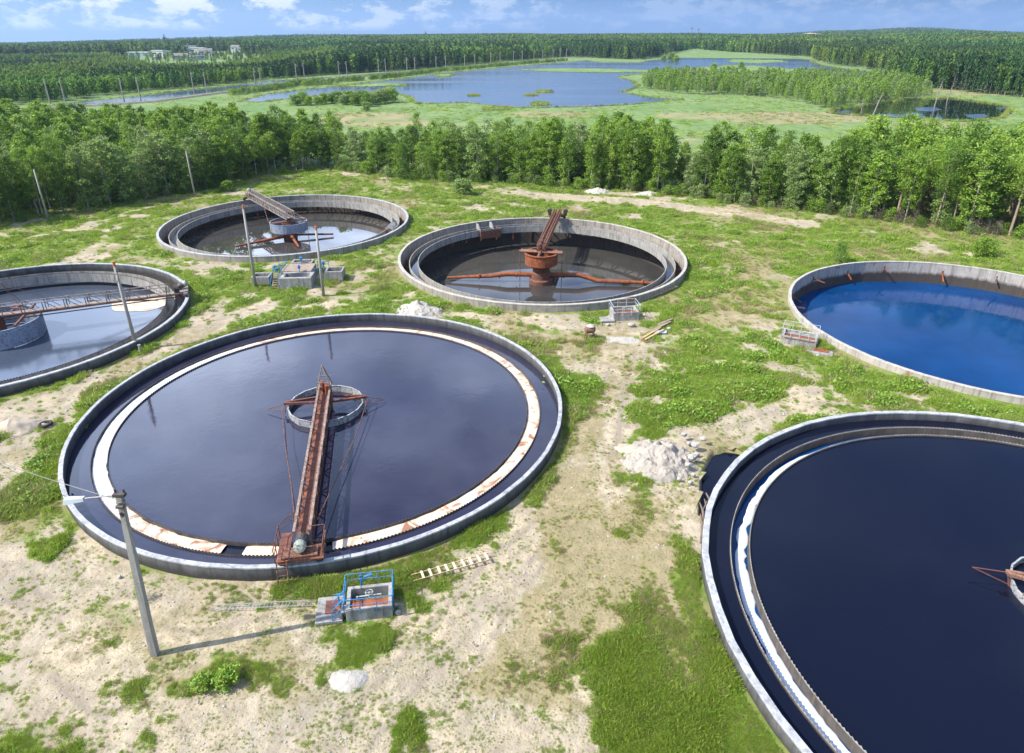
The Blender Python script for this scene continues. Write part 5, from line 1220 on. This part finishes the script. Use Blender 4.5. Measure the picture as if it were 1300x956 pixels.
for i in range(40):
    a = q.random()*6.28; r_ = q.random()*.9; x, y = r_*math.cos(a), r_*math.sin(a); h = q.uniform(.5, 1.1); dx, dy = q.uniform(-.15, .15), q.uniform(-.15, .15); w = .05
    rd.add([(x-w, y, 0), (x+w, y, 0), (x+dx, y+dy, h)], [(0, 1, 2)])
reed = rd.mesh('reed_source', M['grass'], fix=False); rd2 = rd.mesh('reed_source_dry', M['grass_dry'], fix=False)
pts = along(LAKE + LAKE[:1], 3500, .9, 6) + along(POND2 + POND2[:1], 900, .6, 7) + along(STRIP + STRIP[:1], 800, .6, 8)
for I in ISLETS: pts += along(I + I[:1], 160, .9, 9)
P = np.array(pts); scatter('reeds', np.column_stack([P, np.zeros(len(P)) + .1]), rng.uniform(.4, 1.0, len(P)), rng.random(len(P))*6.28, (rng.random(len(P)) < .3).astype(int), [reed, rd2], 'green and straw reeds fringing the lake and the marsh pond', 'reeds')

# ------------------------------------------------------------------ grass
def tuft(seed, n, rad, h, w, mat, spread=.35, curve=True):
    q = np.random.default_rng(seed); V = []; Fq = []
    for i in range(n):
        a = q.random()*6.28; r_ = rad*math.sqrt(q.random()); x, y = r_*math.cos(a), r_*math.sin(a); hh = h*q.uniform(.5, 1.1); b_ = q.random()*6.28; dx, dy = spread*hh*math.cos(b_)*q.random(), spread*hh*math.sin(b_)*q.random(); c = q.random()*3.14; wx, wy = w*math.cos(c), w*math.sin(c)
        o = len(V); V += [(x-wx, y-wy, -.03), (x+wx, y+wy, -.03), (x+dx*.5+wx*.7, y+dy*.5+wy*.7, hh*.6), (x+dx*.5-wx*.7, y+dy*.5-wy*.7, hh*.6), (x+dx*1.6, y+dy*1.6, hh), (x+dx*1.6+.004, y+dy*1.6, hh)]
        Fq += [(o, o+1, o+2, o+3), (o+3, o+2, o+5, o+4)]
    return fastmesh('tuft_source', np.array(V), np.array(Fq), M[mat])
def weed(seed, n, rad, h, s, mat):
    r = np.random.default_rng(seed); P = r.normal(size=(n, 3))*np.array([rad*.5, rad*.5, h*.3]) + np.array([0, 0, h*.5]); P[:, 2] = np.abs(P[:, 2]); V, Fq = quads(P, s*(.6+.8*r.random(n)), r, 1.2); return fastmesh('weed_source', V, Fq, M[mat])
gm = [tuft(1, 40, .17, .17, .011, 'grass', .6), tuft(2, 50, .24, .25, .012, 'grass', .5), tuft(3, 40, .2, .12, .012, 'grass', .9), weed(4, 60, .22, .11, .032, 'grass'), tuft(5, 34, .2, .16, .009, 'grass_dry', .8),
      tuft(6, 80, .45, .36, .026, 'grass', .5), tuft(7, 90, .6, .30, .028, 'grass', .7), weed(8, 110, .55, .35, .09, 'leaf_birch'), tuft(9, 50, .5, .40, .022, 'grass_dry', .6)]
def place_grass(r0, r1, N, seed, far):
    q = np.random.default_rng(seed); r = r0*np.exp(q.random(N)*math.log(r1/r0)); a = (q.random(N)*2-1)*R_(50); X = r*np.sin(a); Y = r*np.cos(a)
    px, py = topx(X, Y); m = (px > -160) & (px < 1460) & (py < 1090)
    for k, (cx_, cy_, rr) in TANKS.items(): m &= np.hypot(X-cx_, Y-cy_) > rr + (.62 if far else .34)
    m &= ~inpoly(X, Y, POND); X = X[m]; Y = Y[m]
    s, md, t = cover(X, Y); n3 = fbm(X, Y, 2.2, 3, 71); n4 = fbm(X, Y, .8, 2, 81)
    dens = np.clip(1.0 - s*1.55 + (n4-.5)*1.5 + (fbm(X, Y, .35, 2, 83)-.5)*.7, .0, 1)*(1 - .35*t); dens = np.where(dens < .12, .045 + .10*sstep(.4, .6, fbm(X, Y, 1.3, 3, 87)) + dens*.25, dens)
    # vigorous fringe at the tank walls
    keep = (q.random(len(X)) < dens) & (Y < 172)
    X = X[keep]; Y = Y[keep]; s = s[keep]; t = t[keep]; n3 = n3[keep]; n = len(X)
    u = q.random(n); tall = .55 + .9*sstep(.42, .68, n3); dry = q.random(n) < np.clip(t*.55 + .06 + (s > .4)*.15, 0, .7)
    if far: ix = np.where(dry, 8, np.where(u < .45, 5, np.where(u < .85, 6, 7))); sc_ = tall*q.uniform(.55, 1.0, n)
    else: ix = np.where(dry, 4, np.where(u < .30, 0, np.where(u < .55, 1, np.where(u < .72, 2, 3)))); sc_ = tall*q.uniform(.6, 1.15, n)
    sc_ = sc_*np.clip(1.25 - s, .35, 1)
    return X, Y, sc_, ix
S = [place_grass(17, 66, 380000, 1, False), place_grass(50, 172, 120000, 2, True)]
X, Y, s_, ix = [np.concatenate([a[i] for a in S]) for i in range(4)]
for c in (c1, c2, c3):
    lx = c.location.x; ly = c.location.y; m = np.hypot(X-lx, Y-ly) > 1.4; X = X[m]; Y = Y[m]; s_ = s_[m]; ix = ix[m]
print('grass', len(X))
GZ = hz(X, Y)
for k, (cx_, cy_, rr) in TANKS.items(): GZ = GZ + .06*(1 - sstep(1.2, 2.2, np.hypot(X-cx_, Y-cy_) - rr))
scatter('grass', np.column_stack([X, Y, GZ]), s_*1.15, rng.random(len(X))*6.28, ix, gm, 'green and straw-coloured grass and weeds between the tanks', 'grass')
# pebbles
X, Y = [], []
q = np.random.default_rng(12); N = 15000; r = 22*np.exp(q.random(N)*math.log(110/22)); a = (q.random(N)*2-1)*R_(50); X = r*np.sin(a); Y = r*np.cos(a); m = np.ones(N, bool)
for k, (cx_, cy_, rr) in TANKS.items(): m &= np.hypot(X-cx_, Y-cy_) > rr + .1
m &= ~inpoly(X, Y, POND); X = X[m]; Y = Y[m]; s, md, t = cover(X, Y); k_ = (q.random(len(X)) < np.clip(s*1.2-.2, .02, 1)*(.25+fbm(X, Y, 3, 2, 5))); X = X[k_]; Y = Y[k_]
rk = [rock(1, 700+i).mesh('pebble_source', M['stone']) for i in range(3)] + [rock(1, 710).mesh('clod_source', M['twig'])]
d_ = np.hypot(X, Y); scl = .014*np.exp(q.random(len(X))**3*2.0)*np.clip(d_/35, 1, 2)
scatter('pebbles', np.column_stack([X, Y, hz(X, Y)]), scl, q.random(len(X))*6.28, q.integers(0, 4, len(X)), rk, 'small stones and clods strewn over the bare sand', 'gravel')

# ------------------------------------------------------------------ railway and catenary
rl = [(20, 142), (60, 138), (150, 132.8), (195, 129.6), (232, 124.8), (272, 119.4), (322, 113.6), (382, 106.6), (436, 97.6), (486, 93.4), (522, 91), (560, 88), (600, 84.5), (640, 80.6), (680, 76.6), (715, 74.2), (745, 73)]
gpts = [Vector((*G(*p), 0)) for p in rl]; b = MB()
for i, p in enumerate(gpts):
    d = (gpts[min(i+1, len(gpts)-1)] - gpts[max(i-1, 0)]).normalized(); nrm = Vector((-d.y, d.x, 0))
    b.v += [tuple(p + nrm*w + Vector((0, 0, z))) for w, z in ((-3.2, -.3), (-1.6, .7), (1.6, .7), (3.2, -.3))]
for i in range(len(gpts)-1):
    for k in range(3): b.f.append((i*4+k, i*4+k+1, i*4+k+5, i*4+k+4)); b.mi.append(0)
o = b.build('railway_embankment', simple('track_ballast', (.22, .20, .16), (.13, .14, .08), .5, .95)); struct(o)
masts = [(64, 132), (83, 130), (158, 130), (179, 128), (247, 120), (263, 119), (325, 111.6), (332, 111), (377, 102.5), (387, 101.5), (431, 98), (441, 98), (481, 93.2), (490, 92.6), (517, 90.7), (527, 90.2), (554, 88), (566, 86.8), (590, 84.4), (603, 83.8), (623, 81), (635, 80), (652, 78), (663, 77.2), (678, 75.8), (689, 75), (702, 74), (711, 73.4), (719, 73)]
proto_mast = None
for i, (px, py) in enumerate(masts):
    x, y = G(px, py)
    if proto_mast is None:
        proto_mast = thing('catenary_mast', '', 'mast', (x, y, 0), 0, 'railway masts above the lake shore')
        b = MB(); b.tube([(0, 0, -.5), (0, 0, 10.8)], [.34, .2], 8); b.build('shaft', M['pole'], proto_mast)
        b = MB(); b.tube([(0, 0, 8.6), (2.6, 0, 9.0)], .08, 5); b.tube([(0, 0, 10), (2.6, 0, 9.0)], .05, 5); b.tube([(-1.2, 0, 10.2), (1.2, 0, 10.2)], .1, 5); b.build('bracket_arm', M['wire'], proto_mast)
        m_ = proto_mast
    else:
        m_ = copy_tree(proto_mast); m_.location = (x, y, 0)
    m_.rotation_euler = (0, 0, R_(-50 if i % 2 == 0 else 130)); m_['label'] = ('pale railway mast in the line over the narrow channel at the left' if px < 400 else 'pale railway mast in the line above the lake, before the dark forest'); m_['group'] = 'railway masts over the channel' if px < 400 else 'railway masts above the lake'

# ------------------------------------------------------------------ town, towers, sand pit
wallm = [simple('pale_render', (.62, .62, .60), (.55, .55, .54), .05), simple('grey_panel', (.42, .43, .45), (.36, .37, .39), .05), simple('pinkish_brick', (.46, .40, .36), (.40, .35, .32), .05), simple('blue_panel', (.28, .38, .55), (.24, .34, .5), .05)]
roofm = [simple('grey_roof', (.30, .31, .33), (.24, .25, .27), .05), simple('light_roof', (.60, .62, .64), (.52, .54, .56), .05), simple('brown_roof', (.20, .18, .17), (.16, .145, .135), .05)]
glassm = simple('dark_window', (.05, .06, .08), (.04, .05, .07), .3, .2)
TB = [(187, 62, 70, 9, 1, 1, 'long white flat-roofed hall alone in the dark forest above the town'), (180, 69.5, 45, 7, 3, 1, 'long blue-walled shed at the left end of the town'), (165, 69, 26, 6, 1, 1, 'low grey shed at the far left of the town'), (203, 71, 24, 13, 0, 1, 'tall narrow white block in the left half of the town'), (196, 70.5, 18, 10, 3, 0, 'small blue-grey block left of the tall white one'), (213, 69, 22, 8, 1, 1, 'grey workshop behind the tall white block'), (222, 68.5, 30, 10, 0, 1, 'pale building with a light roof at the town centre, left one'), (233, 68, 36, 11, 0, 0, 'wide pale building with a grey roof at the town centre'), (243, 66.5, 30, 15, 2, 1, 'pinkish taller block rising at the town centre'), (252, 68, 32, 13, 0, 1, 'wide white block right of the pinkish one'), (262, 69.5, 26, 10, 0, 2, 'white building with a brown roof at the right of the town centre'), (230, 73, 26, 6, 1, 2, 'low house with a brown roof at the near side of the town, left'), (243, 74, 20, 5, 0, 0, 'low white house at the near side of the town, middle'), (254, 73.5, 22, 6, 1, 0, 'low grey house at the near side of the town, right'), (198, 73.5, 12, 4, 0, 1, 'tiny white hut among the trees at the near left of the town'), (300, 66, 20, 11, 0, 2, 'white house partly behind trees at the right end of the town'), (307, 66.5, 16, 9, 0, 1, 'small white house at the right end of the town'), (330, 63.5, 16, 11, 2, 0, 'pink-grey block among trees at the far right of the town'), (440, 52, 50, 14, 1, 0, 'blue-grey building on the horizon, standing alone left of the railway masts')]
for (px, py, w, h, wi, ri, lb) in TB:
    x, y = G(px, py); z = float(hz(x, y)) + 1; t = thing('town_building', lb, 'building', (x, y, z), R_(random.uniform(-12, 12)), 'buildings of the far town'); h *= .58; w *= .7; dp = w*.5
    b = MB(); b.box((0, 0, h/2-2), (w, dp, h+4)); b.build('wall', wallm[wi], t)
    b = MB()
    if ri == 2: b.add([(-w/2-.6, -dp/2-.6, h), (w/2+.6, -dp/2-.6, h), (w/2+.6, dp/2+.6, h), (-w/2-.6, dp/2+.6, h), (-w/2, 0, h+3), (w/2, 0, h+3)], [(0, 1, 5, 4), (2, 3, 4, 5), (0, 4, 3), (1, 2, 5), (0, 3, 2, 1)])
    else: b.box((0, 0, h+.35), (w+1, dp+1, .7))
    b.build('roof', roofm[ri], t)
    n = max(2, min(5, int(w/8)))
    for k in range(n): b = MB(); b.box((-w/2 + w*(k+.5)/n, -dp/2-.06, h*.6), (w/n*.5, .12, h*.22)); b.build('window', glassm, t)
for i, (px, d, ytop, lb) in enumerate([(238, 1500, 44.5, 'thin dark tower on the horizon above the middle of the town'), (292.5, 1500, 45.5, 'thin dark tower on the horizon at the right end of the town'), (548, 2200, 40, 'thin mast on the horizon above the railway masts'), (862, 6500, 33, 'left one of two pale blue chimneys far on the horizon'), (870, 6500, 35, 'right one of two pale blue chimneys far on the horizon')]):
    az = (px-650)/ (FPX/math.cos(TH)*.93); x = d*math.sin(math.atan(az)); y = d*math.cos(math.atan(az)); z = float(hz(x, y))
    hh = 20
    while topx(x, y, z+hh)[1] > ytop and hh < 400: hh += 1
    t = thing('tower', lb, 'tower', (x, y, z)); r_ = 1.6 if d < 3000 else 6
    b = MB(); b.tube([(0, 0, -5), (0, 0, hh)], [r_, r_*.5], 8); b.build('shaft', M['truss_grey'] if d > 3000 else M['cable'], t)
    b = MB(); b.box((0, 0, hh*.8), (r_*3, r_*3, r_)); b.build('platform', M['cable'], t)
az = (1003-650)/(FPX/math.cos(TH)*.93); d = 2500; x, y = d*math.sin(math.atan(az)), d*math.cos(math.atan(az))
o = heap((x, y), 70, 60, 8, 'heap_beige', 'pale bare sand hill standing out of the far forest near the horizon', 33, 1.0); o.location.z = float(hz(x, y)) + 10; o.name = 'sand_pit'

# ------------------------------------------------------------------ sky, sun, camera
w = bpy.data.worlds.new('World'); sc.world = w; w.use_nodes = True; nt = w.node_tree; nt.nodes.clear()
out = nt.nodes.new('ShaderNodeOutputWorld'); bg = nt.nodes.new('ShaderNodeBackground'); ln(nt, bg.outputs[0], out.inputs[0])
SEL = R_(46); sdir = Vector((-.965*math.cos(SEL), -.262*math.cos(SEL), math.sin(SEL)))
sky = nt.nodes.new('ShaderNodeTexSky'); sky.sky_type = 'NISHITA'; sky.sun_disc = False; sky.sun_elevation = SEL; sky.sun_rotation = math.atan2(sdir.x, sdir.y); sky.altitude = 100; sky.air_density = 1.0; sky.dust_density = .6; sky.ozone_density = 2.5
tc = nt.nodes.new('ShaderNodeTexCoord'); sp = nt.nodes.new('ShaderNodeSeparateXYZ'); ln(nt, tc.outputs['Generated'], sp.inputs[0])
zc = mth(nt, 'MAXIMUM', sp.outputs[2], 0.)
den = mth(nt, 'ADD', zc, .10)
cb = nt.nodes.new('ShaderNodeCombineXYZ'); ln(nt, mth(nt, 'DIVIDE', sp.outputs[0], den), cb.inputs[0]); ln(nt, mth(nt, 'DIVIDE', sp.outputs[1], den), cb.inputs[1])
big = noise(nt, cb.outputs[0], .55, 7, .58); 
mp = nt.nodes.new('ShaderNodeMapping'); mp.inputs['Scale'].default_value = (1, 1, 2.2); ln(nt, tc.outputs['Generated'], mp.inputs[0])
low = noise(nt, mp.outputs[0], 20., 8, .66)
lf = mapr(nt, sp.outputs[0], .1, -.45, 0, 1)                       # more cloud towards the left
nC = mth(nt, 'ADD', big, mth(nt, 'MULTIPLY', lf, .15))
mk = mapr(nt, nC, .46, .62)
mk = mth(nt, 'MULTIPLY', mk, mapr(nt, zc, .055, .14, .0, 1.))
shade = mixc(nt, mapr(nt, noise(nt, cb.outputs[0], 1.5, 5, .6), .35, .65), (3.6, 5.0, 8.4), (11., 12.8, 16.))
front = mth(nt, 'MULTIPLY', mth(nt, 'MULTIPLY', mapr(nt, sp.outputs[1], .2, .6, 0, 1), mapr(nt, sp.outputs[0], .35, -.1, 0, 1)), mth(nt, 'MULTIPLY', mapr(nt, zc, .16, .26, 0, 1), mapr(nt, zc, .5, .75, 1, 0)))
bright = mth(nt, 'ADD', 1., mth(nt, 'MULTIPLY', front, 1.5))
bc = nt.nodes.new('ShaderNodeCombineXYZ')
for k_ in range(3): ln(nt, bright, bc.inputs[k_])
shade = mixc(nt, 1., shade, bc.outputs[0], 'MULTIPLY')
skyc = mixc(nt, 1., sky.outputs[0], (.62, .88, 1.3), 'MULTIPLY')
# stormy blue air towards the horizon
hb = mapr(nt, zc, .05, .15, .85, .0)
hzcol = mixc(nt, lf, (.66, 1.75, 4.1), (2.3, 4.0, 6.2))
c = mixc(nt, hb, skyc, hzcol)
c = mixc(nt, mk, c, shade)
# small sunlit cumulus low on the left, faint wisps elsewhere
lm = mth(nt, 'MULTIPLY', mapr(nt, low, .47, .57), mapr(nt, zc, .0, .008, 0, 1))
lm = mth(nt, 'MULTIPLY', lm, mapr(nt, zc, .035, .06, 1, 0)); lm = mth(nt, 'MULTIPLY', lm, mapr(nt, sp.outputs[0], .1, -.35, .22, 1))
c = mixc(nt, mth(nt, 'MULTIPLY', mapr(nt, noise(nt, mp.outputs[0], 3.2, 5, .55), .42, .62), mapr(nt, sp.outputs[0], -.3, .1, .15, .6)), c, (1.05, 1.9, 3.6))
c = mixc(nt, lm, c, (8.8, 8.8, 8.9))
ln(nt, c, bg.inputs[0]); bg.inputs[1].default_value = .088
sun = bpy.data.lights.new('sun', 'SUN'); sun.energy = 5.0; sun.angle = R_(.55); sun.color = (1., .95, .86); so = bpy.data.objects.new('sun', sun); COL.objects.link(so); so.rotation_euler = (-sdir).to_track_quat('-Z', 'Y').to_euler(); so.location = (-60, -20, 80)
cam = bpy.data.cameras.new('camera'); co = bpy.data.objects.new('camera', cam); COL.objects.link(co); sc.camera = co
cam.sensor_width = 36; cam.lens = FPX/1300*36; cam.shift_y = -44.5/1300; cam.clip_start = .5; cam.clip_end = 30000
co.location = (0, 0, CAM_H); co.rotation_euler = (PI/2 - TH, 0, 0)
sc.view_settings.view_transform = 'Standard'; sc.view_settings.look = 'None'; sc.view_settings.exposure = 0.63; sc.view_settings.gamma = 1
sc.cycles.max_bounces = 6; sc.cycles.diffuse_bounces = 2; sc.cycles.glossy_bounces = 3; sc.cycles.transmission_bounces = 3; sc.cycles.volume_bounces = 0; sc.cycles.caustics_reflective = False; sc.cycles.caustics_refractive = False

HAZE = True
if HAZE:
    m = bpy.data.materials.new('thin_air'); m.use_nodes = True; nt = m.node_tree; nt.nodes.clear(); out = nt.nodes.new('ShaderNodeOutputMaterial')
    v = nt.nodes.new('ShaderNodeVolumePrincipled'); v.inputs['Color'].default_value = (.50, .70, 1, 1); v.inputs['Density'].default_value = .00008; v.inputs['Anisotropy'].default_value = .2; ln(nt, v.outputs[0], out.inputs[1])
    b = MB(); zlo = -420.; zhi = 330.; b.box((0, 0, (zlo+zhi)/2), (29000, 29000, zhi-zlo)); tag(b.build('haze', m), 'thin bluish air veiling the far forest', 'haze', kind='stuff')
# sedge clumps over the meadow, so that it does not lie flat
q = np.random.default_rng(77); N = 26000; r = 168*np.exp(q.random(N)*math.log(520/168)); a = (q.random(N)*2-1)*R_(46); X = r*np.sin(a); Y = r*np.cos(a); px, py = topx(X, Y)
m = ~(inpoly(px, py, LAKE) | inpoly(px, py, STRIP) | inpoly(px, py, POND2) | inpoly(px, py, REG)) & (py > 96) & (fbm(X, Y*1.0, 16, 4, 8) > .46); X = X[m]; Y = Y[m]; px = px[m]
_, _, tt = cover(X, Y)
scatter('sedge', np.column_stack([X, Y, hz(X, Y)]), q.uniform(.5, 1.5, len(X)), q.random(len(X))*6.28, (q.random(len(X)) < .12 + tt*.7).astype(int), [reed, rd2], 'green and straw sedge clumps of the wet meadow before the lake', 'sedge', sz=q.uniform(.25, .6, len(X)))
